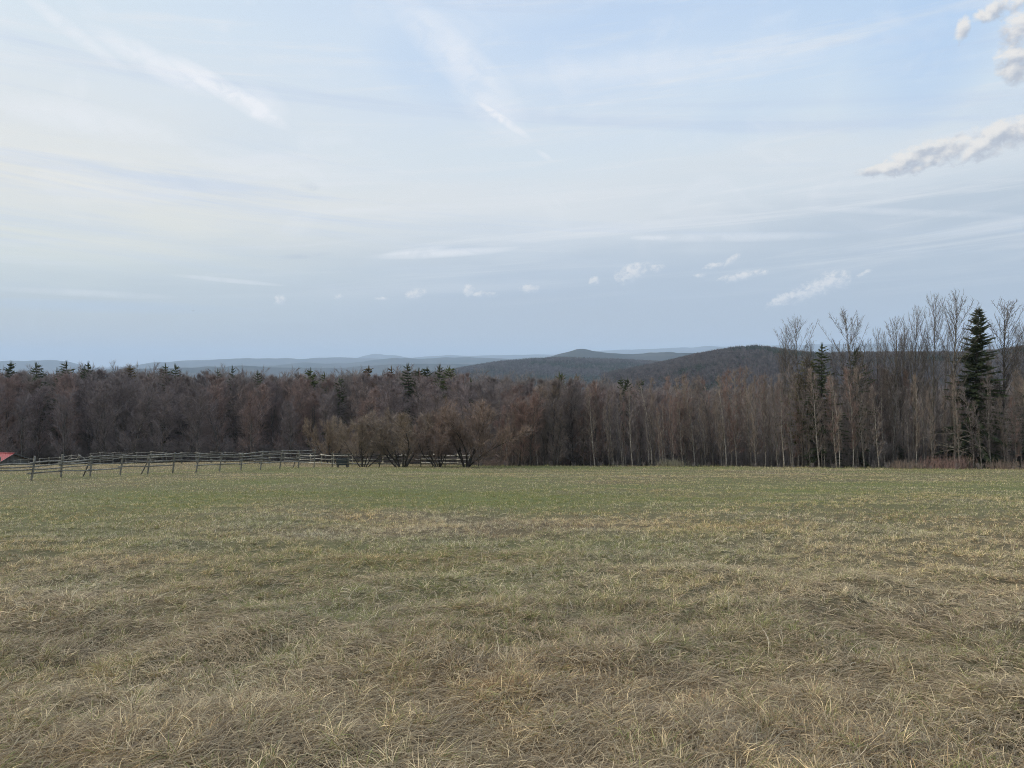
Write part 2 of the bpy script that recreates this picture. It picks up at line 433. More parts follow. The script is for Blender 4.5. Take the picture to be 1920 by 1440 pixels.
def grass(seed=3):
    rng = np.random.default_rng(seed)
    Vs, Fs, Cs = [], [], []; off = 0
    bands = [(2.8, 6, 8200, 4, .0035), (6, 9, 6200, 3, .0040), (9, 13, 3900, 3, .0046), (13, 20, 2100, 2, .0058), (20, 34, 760, 2, .0084), (34, 58, 190, 2, .013), (58, 118, 80, 1, .020)]
    for (r0, r1, dens, seg, wd) in bands:
        half = R(41)
        area = half * (r1 ** 2 - r0 ** 2); n = int(area * dens)
        r = np.sqrt(rng.uniform(r0 ** 2, r1 ** 2, n)); t = rng.uniform(-half, half, n)
        x = r * np.sin(t); y = r * np.cos(t)
        # clumping: tussocks and worn gaps
        # tussocks: blades belong to the nearest of a jittered set of centres and fan out from it
        sp_ = float(np.interp((r0 + r1) / 2, [4, 10, 30], [.15, .17, .34]))
        gx = np.floor(x / sp_); gy = np.floor(y / sp_); best = np.full(n, 1e9); bx = np.zeros(n); by = np.zeros(n); bid = np.zeros(n)
        for ox in (-1, 0, 1):
            for oy in (-1, 0, 1):
                jx = (gx + ox + hash2(gx + ox, gy + oy, 3)) * sp_; jy = (gy + oy + hash2(gx + ox, gy + oy, 4)) * sp_
                dd = (x - jx) ** 2 + (y - jy) ** 2; q_ = dd < best
                best = np.where(q_, dd, best); bx = np.where(q_, jx, bx); by = np.where(q_, jy, by); bid = np.where(q_, hash2(gx + ox, gy + oy, 5), bid)
        dr = np.sqrt(best) / sp_
        cl = fbm(x * 3.4, y * 3.4, 61, 3, 0.6); cl2 = fbm(x * 0.7, y * 0.9, 67, 2)
        bare_ = fbm(x * 0.9, y * 1.6, 69, 3)
        keep = rng.uniform(0, 1, n) < np.clip(1.15 - 1.15 * dr + 1.6 * (cl - .5) + 0.9 * (bid - .5) + .6 * (bare_ - .5), np.interp(r, [6, 14], [.10, .30]), 1)
        keep &= (y < front(x) + 1.2 + 2.2 * (fbm(x * .5, y * .5, 99, 3) - .5) * 2) & (y > 0)
        x, y, r, cl, cl2, bx, by, bid, dr = [a_[keep] for a_ in (x, y, r, cl, cl2, bx, by, bid, dr)]; n = len(x)
        # the blade rises near the middle of its tussock and falls outward
        ox_, oy_ = x - bx, y - by; out_dir = np.arctan2(oy_, ox_)
        x = bx + ox_ * .62; y = by + oy_ * .62
        gf = green_frac(x, y)
        isg = rng.uniform(0, 1, n) < np.clip(gf * 0.80 + (bid - .5) * .35, 0, 1)
        fl = fbm(x * 0.55, y * 0.55, 71, 2) * 6.0 + fbm(x * 1.6, y * 1.6, 73, 2) * 7.0
        comb = np.clip((5.8 - r) / 1.6, 0, 1)[:] * .8 + .15
        usefl = rng.uniform(0, 1, n) < comb
        ldir = np.where(usefl, fl + rng.normal(0, .55, n), out_dir + rng.normal(0, 1.05, n))
        mat = fbm(x * 1.3, y * 1.3, 77, 2)
        near = np.clip(1.25 - r / 22, 0, 1)
        lean = np.clip(0.12 + 0.5 * dr + 0.45 * near * mat + np.where(usefl, .25, 0) + rng.normal(0, 0.20, n), 0.0, 1.05)
        L = (0.085 + 0.025 * near) * rng.uniform(0.35, 1.65, n) * (0.65 + 0.7 * bid) * np.interp(r, [4, 6.0], [1.4, 1.0])
        L = L * np.interp(r, [4, 8, 12, 34], [.95, .85, .72, .72]); edge = front(x) - y; L = L * (1 + 1.6 * np.exp(-(edge / 1.6) ** 2)) + .0
        L = np.where(isg, L * 0.85, L); lean = np.where(isg, lean * 0.55, lean)
        W = wd * rng.uniform(0.55, 1.45, n)
        t1 = rng.uniform(0, 1, n)[:, None]; t2 = rng.uniform(0, 1, n)[:, None]
        tone = 1 + ((0.36 + 1.25 * rng.beta(1.5, 2.0, n)) - 1) * np.interp(r, [20, 60], [1, .55]); tone = tone[:, None]
        dead = ((1 - t1) * np.array([.71, .57, .35]) + t1 * np.array([.54, .45, .285])) * tone
        worn = np.exp(-((x - 3.9) / 2.2) ** 2 - ((y - 7.2) / 1.3) ** 2) * .5 + np.clip((fbm(x * .35, y * .5, 87, 3) - .48) * 1.6, 0, .35)
        tj = hash2(np.floor(bid * 9999), np.floor(bid * 77), 8)
        old = (t2[:, 0] < .16 + worn + .4 * np.clip(tj - .6, 0, 1))[:, None]; dead = dead * (.68 + .66 * bid[:, None])
        dead = np.where(old, dead * np.array([.50, .44, .42]), dead)
        warm = fbm(x * .5, y * .5, 83, 2)[:, None]; dead = dead * (1 + (warm - .5) * np.array([.25, .05, -.25]))
        green = ((1 - t1) * np.array([.185, .205, .065]) + t1 * np.array([.35, .35, .135])) * (0.75 + 0.5 * t2)
        col = np.where(isg[:, None], green, dead)
        v, f, c = hermite_blades(rng, x, y, L, W, lean, ldir, seg, col)
        Vs.append(v); Fs.append(f + off); Cs.append(c); off += len(v)
    # flattened thatch: broken straw lying on the ground
    for (r0, r1, dens, wd) in ((2.8, 5.5, 5200, .0040), (5.5, 9, 2800, .0046), (9, 15, 1100, .0060)):
        n = int(R(41) * (r1 ** 2 - r0 ** 2) * dens); r = np.sqrt(rng.uniform(r0 ** 2, r1 ** 2, n)); t = rng.uniform(-R(41), R(41), n); x = r * np.sin(t); y = r * np.cos(t)
        kq = rng.uniform(0, 1, n) < (1 - .85 * green_frac(x, y)) * np.interp(r, [6, 9, 15], [1, .6, 0.0]) * np.clip(.4 + 2.2 * (fbm(x * 1.1, y * 1.1, 95, 3) - .32), 0, 1)
        x, y, r = x[kq], y[kq], r[kq]; n = len(x)
        fl = np.where(rng.uniform(0, 1, n) < .75, (fbm(x * .45, y * .45, 93, 3) - .5) * 7.0 + np.where(rng.uniform(0, 1, n) < .5, 0, math.pi), rng.uniform(0, 6.28, n)) + rng.normal(0, .4, n)
        L = rng.uniform(.06, .26, n); W = wd * rng.uniform(.6, 1.4, n); t1 = rng.uniform(0, 1, n)[:, None]
        col = ((1 - t1) * np.array([.58, .465, .29]) + t1 * np.array([.30, .225, .145])) * rng.uniform(.55, 1.25, n)[:, None]
        v, f, c = hermite_blades(rng, x, y, L, W, np.full(n, 1.0) * rng.uniform(.78, 1.1, n), fl, 2, col)
        v[:, 2] += np.repeat(rng.uniform(0, .05, n), 6)
        Vs.append(v); Fs.append(f + off); Cs.append(c); off += len(v)
    # a few long bleached stalks that stand or lie above the rest
    n = 2600
    r = np.sqrt(rng.uniform(2.8 ** 2, 22 ** 2, n)); t = rng.uniform(-R(41), R(41), n); x = r * np.sin(t); y = r * np.cos(t)
    kk = fbm(x * .8, y * .8, 91, 2) > .47; x, y, r = x[kk], y[kk], r[kk]; n = len(x)
    lean = np.clip(rng.normal(.6, .3, n), 0.05, 1.0); L = rng.uniform(.14, .36, n); W = rng.uniform(.0022, .0045, n) * (1 + r / 14)
    col = np.array([.68, .58, .41]) * rng.uniform(.7, 1.1, n)[:, None]
    v, f, c = hermite_blades(rng, x, y, L, W, lean, rng.normal(0.2, 1.3, n), 5, col)
    Vs.append(v); Fs.append(f + off); Cs.append(c)
    V = np.vstack(Vs); Fq = np.vstack(Fs); C = np.vstack(Cs)
    me = mesh_np('grass', V, Fq, 4, [MATS['grass_blades']], True)
    ca = me.color_attributes.new('Col', 'FLOAT_COLOR', 'POINT')
    if len(ca.data) == len(C):
        ca.data.foreach_set('color', np.concatenate([C, np.ones((len(C), 1))], 1).astype(np.float32).ravel())
    return me
tag(link('grass', grass()), 'matted tan and green pasture grass covering the sloping field', 'grass', kind='stuff')

# ------------------------------------------------------------------ branch meshes
class MB:
    def __init__(s): s.v = []; s.f3 = []; s.n = 0
    def tube(s, pts, rad, k=4):
        """tapered tube through pts"""
        rings = []
        for i, p in enumerate(pts):
            d = (pts[min(i + 1, len(pts) - 1)] - pts[max(i - 1, 0)]);
            if d.length < 1e-6: d = Vector((0, 0, 1))
            d.normalize(); u = d.orthogonal().normalized(); w_ = d.cross(u)
            rr = rad[i]
            ring = []
            for j in range(k):
                a = 2 * math.pi * j / k
                q = p + u * (math.cos(a) * rr) + w_ * (math.sin(a) * rr)
                s.v.append(q[:]); ring.append(s.n); s.n += 1
            rings.append(ring)
        for a, b_ in zip(rings, rings[1:]):
            for j in range(k):
                j2 = (j + 1) % k
                s.f3.append((a[j], a[j2], b_[j2])); s.f3.append((a[j], b_[j2], b_[j]))
        top = rings[-1]
        for j in range(1, k - 1): s.f3.append((top[0], top[j], top[j + 1]))
        bot = rings[0]
        for j in range(1, k - 1): s.f3.append((bot[0], bot[j + 1], bot[j]))
    def sliver(s, p, q, w_, rnd):
        d = q - p
        u = d.cross(Vector((rnd.gauss(0, 1), rnd.gauss(0, 1), rnd.gauss(0, 1))))
        if u.length < 1e-6: return
        u.normalize(); u *= w_ * .5
        s.v += [(p - u)[:], (p + u)[:], q[:]]; s.f3.append((s.n, s.n + 1, s.n + 2)); s.n += 3
    def tri(s, a, b_, c):
        s.v += [a[:], b_[:], c[:]]; s.f3.append((s.n, s.n + 1, s.n + 2)); s.n += 3
    def quad(s, a, b_, c, d):
        s.v += [a[:], b_[:], c[:], d[:]]; s.f3.append((s.n, s.n + 1, s.n + 2)); s.f3.append((s.n, s.n + 2, s.n + 3)); s.n += 4
    def box(s, lo, hi):
        x0, y0, z0 = lo; x1, y1, z1 = hi
        c = [(x0,y0,z0),(x1,y0,z0),(x1,y1,z0),(x0,y1,z0),(x0,y0,z1),(x1,y0,z1),(x1,y1,z1),(x0,y1,z1)]
        s.v += c; n = s.n
        for q in ((0,3,2,1),(4,5,6,7),(0,1,5,4),(1,2,6,5),(2,3,7,6),(3,0,4,7)):
            s.f3.append((n+q[0], n+q[1], n+q[2])); s.f3.append((n+q[0], n+q[2], n+q[3]))
        s.n += 8
    def mesh(s, name, mat, smooth=False):
        return mesh_np(name, np.array(s.v), np.array(s.f3), 3, [MATS[mat]], smooth)

def rdir(rnd, axis, ang):
    """unit vector at angle ang from axis, random azimuth"""
    u = axis.orthogonal().normalized(); v = axis.cross(u); a = rnd.uniform(0, 2 * math.pi)
    return (axis * math.cos(ang) + (u * math.cos(a) + v * math.sin(a)) * math.sin(ang)).normalized()

def limb(rnd, p, d, L, nseg, up, wob):
    pts = [p.copy()]; dd = d.copy()
    for i in range(nseg):
        dd = (dd + Vector((rnd.gauss(0, wob), rnd.gauss(0, wob), rnd.gauss(0, wob) + up))).normalized()
        p = p + dd * (L / nseg); pts.append(p.copy())
    return pts, dd
def along(pts, t):
    f = t * (len(pts) - 1); i = min(int(f), len(pts) - 2); return pts[i].lerp(pts[i + 1], f - i), (pts[i + 1] - pts[i]).normalized()

def bare_tree(seed, H=14.0, R0=.16, start=.35, nlimb=22, llen=4.0, ang=(.6, 1.0), twl=.8, ntw=7, tw=.022, up=.10, forks=1, lean=0.0, subs=7, wob=.05, profile=None, stems=1, stemang=.5):
    """bare deciduous tree; returns (trunk mesh builder, crown mesh builder)"""
    rnd = random.Random(seed); T = MB(); Cc = MB()
    prof = profile or (lambda t: (1 - t) ** .7 * (0.45 + t))
    for s_ in range(stems):
        if stems > 1:
            az = 2 * math.pi * s_ / stems + rnd.uniform(-.4, .4); an = rnd.uniform(.15, stemang)
            d0 = Vector((math.sin(an) * math.cos(az), math.sin(an) * math.sin(az), math.cos(an)))
            p0 = Vector((math.cos(az) * R0 * .9, math.sin(az) * R0 * .9, -.4)); Hs = H * rnd.uniform(.78, 1.0) / max(.75, math.cos(an))
        else:
            d0 = Vector((lean, 0, 1)).normalized(); p0 = Vector((0, 0, -.5)); Hs = H + .5
        nseg = 9
        pts, _ = limb(rnd, p0, d0, Hs, nseg, 0.0 if stems == 1 else .05, wob)
        rad = [R0 * (1 - .93 * (i / nseg) ** .85) for i in range(nseg + 1)]
        if stems == 1: rad[0] *= 1.5
        T.tube(pts, rad, 6)
        for fk in range(forks - 1):
            p, d = along(pts, rnd.uniform(.35, .55)); pp, _ = limb(rnd, p, rdir(rnd, d, rnd.uniform(.2, .35)), Hs * rnd.uniform(.4, .5), 6, .08, wob)
            T.tube(pp, [R0 * .55 * (1 - .9 * i / 6) for i in range(7)], 5)
            for q in range(nlimb // 2):
                b0, bd = along(pp, rnd.uniform(.15, 1)); branch(rnd, T, Cc, b0, bd, llen * rnd.uniform(.3, .6), R0 * .14, ang, twl, ntw, tw, up, max(3, subs - 2))
        for q in range(nlimb):
            t = start + (1 - start) * ((q + rnd.random()) / nlimb)
            b0, bd = along(pts, min(.985, t)); tt = (t - start) / (1 - start)
            L = llen * prof(tt) * rnd.uniform(.65, 1.2)
            branch(rnd, T, Cc, b0, bd, L, R0 * .34 * (1.1 - .75 * tt), ang, twl, ntw, tw, up, subs)
        for q in range(8):
            b0 = pts[-1]; Cc.sliver(b0 - Vector((0, 0, rnd.uniform(0, .8))), b0 + rdir(rnd, Vector((0, 0, 1)), rnd.uniform(0, .5)) * twl, tw, rnd)
    return T, Cc
def branch(rnd, T, Cc, p, axis, L, r, ang, twl, ntw, tw, up, subs):
    if L < .25: return
    d = rdir(rnd, axis, rnd.uniform(*ang))
    n = 4
    pts, de = limb(rnd, p, d, L, n, up, .12)
    T.tube(pts, [max(.008, r * (1 - .85 * i / n)) for i in range(n + 1)], 3)
    for k in range(subs):
        t = .2 + .8 * (k + rnd.random()) / subs
        q, qd = along(pts, min(t, .99)); L2 = L * (.55 - .3 * t) * rnd.uniform(.7, 1.3) + .2
        d2 = rdir(rnd, qd, rnd.uniform(.35, .85)); p2, _ = limb(rnd, q, d2, L2, 2, up, .1)
        Cc.sliver(p2[0], p2[1] + (p2[1] - p2[0]) * .15, tw * 1.7, rnd); Cc.sliver(p2[1], p2[2], tw * 1.25, rnd)
        for j in range(ntw):
            s0, sd_ = along(p2, rnd.uniform(.15, 1.0)); e = s0 + (rdir(rnd, sd_, rnd.uniform(.2, .8)) + Vector((0, 0, up * 2))).normalized() * twl * rnd.uniform(.4, 1.1)
            Cc.sliver(s0, e, tw, rnd)

def fan_tree(seed, H=17.0, R0=.16, start=.42, nb=34, rmax=2.2, ang=.62, lean=0.0, wob=.012, twin=False):
    rnd = random.Random(seed); T = MB(); Cc = MB()
    leaders = []
    pts, _ = limb(rnd, Vector((0, 0, -.5)), Vector((lean, 0, 1)).normalized(), H + .5, 12, 0.0, wob)
    T.tube(pts, [R0 * (1.35 if i == 0 else 1 - .94 * (i / 12) ** .9) for i in range(13)], 6); leaders.append((pts, start, 1.0, R0))
    if twin:
        for tq, az, ll in ((.40, 0.3, .46), (.5, 3.3, .34)):
            p, d = along(pts, tq); dd = (d + Vector((math.cos(az) * .30, math.sin(az) * .2, 0))).normalized()
            pp, _ = limb(rnd, p, dd, H * ll, 8, .05, wob * 1.5); T.tube(pp, [R0 * .55 * (1 - .9 * i / 8) for i in range(9)], 5); leaders.append((pp, .12, .6, R0 * .55))
    for pts, st_, k_, r_ in leaders:
        n = int(nb * (1 if k_ == 1.0 else .5))
        for q in range(n):
            t = st_ + (.985 - st_) * ((q + rnd.random() * .8) / n); u = (t - st_) / (1 - st_)
            b0, bd = along(pts, t); env = (.45 + 1.1 * u if u < .42 else .92 * ((1 - u) / .58) ** .65 + .04) * rmax * k_ * rnd.uniform(.75, 1.15)
            d = rdir(rnd, bd, ang * rnd.uniform(.75, 1.2)); L = max(.35, env / math.sin(ang))
            m_ = 5; bp, _ = limb(rnd, b0, d, L, m_, .055, .05); r0 = max(.02, r_ * .26 * (1.1 - .8 * u))
            T.tube(bp, [max(.013, r0 * (1 - .8 * i / m_)) for i in range(m_ + 1)], 3)
            ns = max(2, int(L / .30))
            for j in range(ns):
                f = .18 + .82 * (j + rnd.random()) / ns; s0, sd_ = along(bp, min(.99, f)); l2 = (.25 + .95 * (1 - f) * min(1, L / 3)) * rnd.uniform(.6, 1.2)
                d2 = (rdir(rnd, sd_, rnd.uniform(.45, .8)) + Vector((0, 0, .25))).normalized(); e = s0 + d2 * l2; Cc.sliver(s0, e, .030, rnd)
                for h_ in range(2 if l2 < .5 else 4):
                    s1 = s0.lerp(e, rnd.uniform(.25, .85)); Cc.sliver(s1, s1 + (rdir(rnd, d2, rnd.uniform(.4, .8)) + Vector((0, 0, .2))).normalized() * rnd.uniform(.2, .5), .019, rnd)
    # old dead side twigs on the bare trunk
    for q in range(22):
        s0, sd_ = along(leaders[0][0], rnd.uniform(.08, start)); Cc.sliver(s0, s0 + rdir(rnd, Vector((0, 0, 1)), rnd.uniform(1.0, 1.7)) * rnd.uniform(.4, 1.5), .025, rnd)
    return T, Cc

def conifer(seed, H=16.0, Rw=2.9, start=.10, whorls=46, ragged=.25, top=1.0, spr=.34, power=.8, dens=1.0, bare=0.0):
    rnd = random.Random(seed); T = MB(); Cc = MB()
    pts, _ = limb(rnd, Vector((0, 0, -.4)), Vector((0, 0, 1)), H + .4, 8, 0, .012)
    T.tube(pts, [max(.02, H * .0125 * (1 - .95 * i / 8)) for i in range(9)], 6)
    for w_ in range(whorls):
        t = start + (1 - start) * (w_ / whorls) ** .92
        p, _ = along(pts, min(.99, t))
        base = Rw * (1 - (t - start) / (1 - start)) ** power + .18
        for k in range(rnd.randint(4, 6)):
            if rnd.random() < bare: continue
            a = rnd.uniform(0, 2 * math.pi); L = base * rnd.uniform(1 - ragged * 1.6, 1 + ragged)
            if L < .12: continue
            dz = .55 * t - .28 + rnd.gauss(0, .10)
            d = Vector((math.cos(a), math.sin(a), dz)).normalized()
            n = 4; q, _ = limb(rnd, p, d, L, n, .035 - .07 * (1 - t), .05)
            T.tube(q, [max(.008, .028 * (1 - .8 * i / n)) for i in range(n + 1)], 3)
            ns = max(4, int(L * 11 * dens))
            for j in range(ns):
                f = .12 + .88 * (j + rnd.random()) / ns
                s0, sd_ = along(q, min(f, .99)); sl = spr * rnd.uniform(.6, 1.3) * (1.25 - .5 * f) * (.7 + .3 * (1 - t))
                side = sd_.cross(Vector((0, 0, 1))); side = side.normalized() if side.length > 1e-5 else Vector((1, 0, 0))
                for sg in (-1, 1):
                    e = s0 + (sd_ * rnd.uniform(.4, .9) + side * sg * rnd.uniform(.4, 1.0) + Vector((0, 0, rnd.uniform(-.45, .25)))).normalized() * sl
                    wv = (sd_ * .5 + Vector((rnd.gauss(0, .3), rnd.gauss(0, .3), rnd.gauss(0, .6)))).normalized() * sl * .26
                    Cc.tri(s0 - wv, s0 + wv, e)
            e = q[-1]; Cc.tri(e - Vector((0, 0, .06)), e + Vector((0, 0, .06)), e + (q[-1] - q[-2]).normalized() * spr)
    tp = pts[-1]
    for j in range(10): Cc.sliver(tp - Vector((0, 0, .5)), tp + rdir(rnd, Vector((0, 0, 1)), rnd.uniform(0, .7)) * .4, .1, rnd)
    return T, Cc

VAR = {}
def variant(key, builder, bmat, cmat):
    T, Cc = builder
    VAR.setdefault(key, []).append((T.mesh(key + '_trunk', bmat, True), Cc.mesh(key + '_crown', cmat)))

for i in range(7):   # forest broadleaf
    variant('forest', bare_tree(100 + i, H=14, R0=.17, start=.05, nlimb=34, llen=4.4, ang=(.5, 1.1), twl=.75, ntw=19, tw=.022, up=.12, subs=11, forks=2, profile=lambda t: (1 - t) ** .55 * (.85 + .25 * t)), 'bark_grey', 'twig')
for i in range(6):   # slender stand
    variant('slender', bare_tree(200 + i, H=12, R0=.095, start=.16, nlimb=28, llen=2.1, ang=(.35, .85), twl=.6, ntw=9, tw=.022, up=.12, subs=7, lean=-.11 + .03 * (i % 3), wob=.03), 'bark_pale', 'twig')
for i in range(4):   # round topped, spreading
    variant('vase', bare_tree(300 + i, H=16, R0=.15, start=.52, nlimb=20, llen=5.0, ang=(.40, .75), twl=.7, ntw=4, tw=.026, up=.10, subs=6, forks=2, lean=-.05, wob=.025,
        profile=lambda t: .95 - .55 * t), 'bark_pale', 'twig')
for i in range(4):   # tall poplar
    variant('poplar', bare_tree(400 + i, H=18, R0=.17, start=.36, nlimb=52, llen=3.9, ang=(.45, .80), twl=.55, ntw=3, tw=.026, up=.15, subs=6, forks=1, lean=-.02, wob=.016,
        profile=lambda t: .55 + .6 * t if t < .45 else 1.35 * (1 - t) ** .75 + .08), 'bark_pale', 'twig')
for i in range(4):
    variant('fan', fan_tree(330 + i, H=17, R0=.14, start=.50, nb=38, rmax=3.0, ang=.58, lean=-.05, twin=True), 'bark_pale', 'twig')
    variant('oval', fan_tree(350 + i, H=18, R0=.16, start=.36, nb=62, rmax=2.5, ang=.50, lean=-.01, twin=(i == 1)), 'bark_pale', 'twig')
for i in range(4):   # bushy multi stem
    variant('bushy', bare_tree(500 + i, H=5.9, R0=.095, start=.22, nlimb=18, llen=2.3, ang=(.3, .95), twl=.6, ntw=14, tw=.020, up=.12, subs=11, stems=7, stemang=.95, wob=.09,
        profile=lambda t: .8 - .35 * t), 'bark_dark', 'twig')
for i in range(4):   # understorey
    variant('under', bare_tree(560 + i, H=5.2, R0=.05, start=.06, nlimb=16, llen=2.0, ang=(.3, 1.1), twl=.6, ntw=9, tw=.024, up=.08, subs=6, stems=4, stemang=.6, wob=.08), 'bark_grey', 'twig')
for i in range(3):
    variant('spruce', conifer(600 + i, H=12, Rw=2.3, whorls=34, ragged=.25, start=.12, power=.85), 'bark_dark', 'needles')
for i in range(2):
    variant('pine', conifer(650 + i, H=12, Rw=2.3, whorls=26, ragged=.25, start=.30, power=.75, spr=.46, dens=1.6), 'bark_dark', 'needles')
variant('bigspruce', conifer(690, H=17.5, Rw=3.3, whorls=74, ragged=.45, start=.06, power=.85, spr=.52, dens=1.45), 'bark_dark', 'needles')
variant('raggedspruce', conifer(697, H=12, Rw=2.0, whorls=34, ragged=.7, start=.10, power=.35, spr=.36, bare=.25), 'bark_dark', 'needles')

VH = {}
for k_, lst in VAR.items():
    VH[k_] = []
    for tm_, cm_ in lst:
        v_ = np.empty(len(cm_.vertices) * 3, np.float32); cm_.vertices.foreach_get('co', v_); zz = v_.reshape(-1, 3)[:, 2]
        VH[k_].append(float(np.percentile(zz, 99.7)) if k_ in ('forest', 'bushy', 'slender') else float(zz.max()))
rng = random.Random(7)
def place_tree(kind, var, x, y, h, name, label, group, tint=(1, 1, 1), ttint=None, rz=None, wide=1.0, natural=None, sink=0.0):
    tm, cm = VAR[kind][var % len(VAR[kind])]
    pass
    nat = VH[kind][var % len(VAR[kind])]; s = h / nat
    r = empty(name, (x, y, g(x, y) - sink), rng.uniform(0, 6.28) if rz is None else rz)
    r.scale = (s * wide, s * wide, s)
    tag(r, label, 'tree', group)
    a = link('trunk', tm, r); c_ = link('crown', cm, r)
    tt = ttint or (1, 1, 1)
    a.color = (*tt, 1); c_.color = (*tint, 1)
    return r
def tree_px(kind, var, px, Yd, ytop, *a, **k):
    """tree at bearing px and distance Yd with its top seen at height ytop"""
    P = at(px, ytop, Yd); x, y = P.x, P.y
    return place_tree(kind, var, x, y, max(1.5, P.z - g(x, y)), *a, **k)

# --- distinct poplars and spreading trees that stand against the sky (measured in the photo)
tall = [
 ('fan', 0, 1487, 79, 588, 'slim bare tree with a wide fan-shaped crown, first tall one right of the wooded hill', 1.0, -.0),
 ('oval', 1, 1466, 80, 608, 'thin bare tree with a small feathery top, leftmost of the trees rising above the skyline', .55, 0),
 ('fan', 1, 1588, 78, 575, 'bare twin-stemmed tree with broad spreading crown above the broken-topped spruce', 1.15, 0),
 ('oval', 0, 1672, 78, 590, 'bare grey tree with rounded sparse crown, midway between the broken-topped and the tall spruce', .95, 0),
 ('oval', 2, 1640, 80, 612, 'small feathery bare tree just left of the rounded sparse crown', .6, 0),
 ('oval', 3, 1692, 80, 600, 'thin bare tree squeezed between the rounded sparse crown and the twin-topped one', .6, 0),
 ('oval', 1, 1710, 77, 572, 'narrow bare tree with two upright tops and an S-curved pale trunk', .72, 0),
 ('oval', 2, 1747, 76, 545, 'very straight tall bare tree with a narrow crown, second left of the tall dark spruce', .72, 0),
 ('oval', 3, 1790, 75, 543, 'tallest bare tree, with full oval crown and pale flecked trunk, left of the tall spruce', 1.05, 0),
 ('oval', 0, 1881, 76, 556, 'bare tree with a full oval crown immediately right of the tall dark spruce', 1.25, 2.2),
 ('oval', 4, 1913, 77, 600, 'thin bare tree at the far right edge of the treeline', .8, 0),
 ('oval', 1, 1962, 76, 590, 'bare tree standing past the right end of the treeline', 1.0, 1.0)]
for i_, (px_, yt_) in enumerate([(1512, 622), (1560, 628), (1622, 620), (1655, 606), (1684, 612), (1728, 598), (1768, 590), (1808, 604), (1852, 612), (1898, 596), (1532, 640), (1603, 636)]):
    gl_ = 'thin upright bare tree among the spreading crowns left of the twin-topped tree' if px_ < 1700 else 'thin upright bare tree among the tallest crowns around the big spruce'
    tall.append(('oval', i_ + 1, px_, 80.5, yt_ + 14, '@' + gl_, .38, i_ * 1.3))
for kd, v, px, Yd, yt, lb, wd, rz in tall:
    if px > 1930: continue
    bx = px + (22 if kd == 'fan' else 6); yt -= 4
    tree_px(kd, v, bx, Yd, yt, 'poplar_tree' if wd > .9 and kd == 'oval' else 'bare_tree', lb.lstrip('@'), ('thin upright trees left of the twin-topped tree' if 'left of' in lb else 'thin upright trees around the big spruce') if lb[0] == '@' else None, tint=(.36, .34, .33), ttint=(.55, .53, .51), rz=rz, wide=wd)

tree_px('bigspruce', 0, 1832, 76, 572, 'spruce_tree', 'tall dark green spruce standing well above the treeline near the right end', None, rz=.5)
tree_px('spruce', 0, 1543, 79, 640, 'spruce_tree', 'dark pointed spruce rising behind the leaning pale stems, right of the wooded hill', None, wide=1.05)
tree_px('raggedspruce', 0, 1607, 80, 648, 'spruce_tree', 'ragged broken-topped narrow spruce among the bare stems', None, wide=.8)
tree_px('pine', 0, 1505, 83, 668, 'pine_tree', 'brownish green conifer half hidden behind bare stems, left of the pointed spruce', None, tint=(1.7, 1.35, 1.0), wide=1.3)
tree_px('spruce', 1, 1932, 76, 690, 'spruce_tree', 'dark spruce cut off by the right edge of the picture', None, rz=1.0, wide=1.2)
tree_px('spruce', 2, 1868, 80, 705, 'spruce_tree', 'smaller dark spruce tucked behind the right side of the tall spruce', None, wide=1.1)
tree_px('spruce', 1, 1690, 78, 832, 'spruce_tree', 'small dark young spruce low at the wood edge beneath the bare stems', None, wide=1.6)
tree_px('spruce', 0, 1105, 92, 745, 'spruce_tree', 'dim dark spruce half hidden behind the stems in the middle of the treeline', None, wide=.8)

# --- bushy multi-stemmed trees in front of the rails
bush = [(681, 78.2, 782, 1.05, 'smaller bushy bare tree with one tight cluster of stems, left of the bushy row', (1.12, 1.03, .86)),
        (752, 78.0, 768, 1.30, 'wide bushy bare tree with spreading dark stems, second in the bushy row', (1.06, .97, .82)),
        (823, 78.4, 780, .95, 'narrow bushy reddish-brown tree, third in the bushy row', (1.06, .90, .79)),
        (874, 78.8, 752, 1.20, 'largest bushy bare tree with thick dark stems, right end of the bushy row', (1.0, .85, .72)),
        (621, 92, 785, 1.0, 'pale olive bushy bare tree behind the gap in the fence', (1.15, 1.02, .80))]
for i, (px, Yd, yt, wd, lb, tn) in enumerate(bush):
    P = at(px, yt, Yd); place_tree('bushy', i, P.x, Yd, P.z - g(P.x, Yd), 'bushy_tree', lb, 'bushy trees by the far fence', tint=tn, wide=wd)

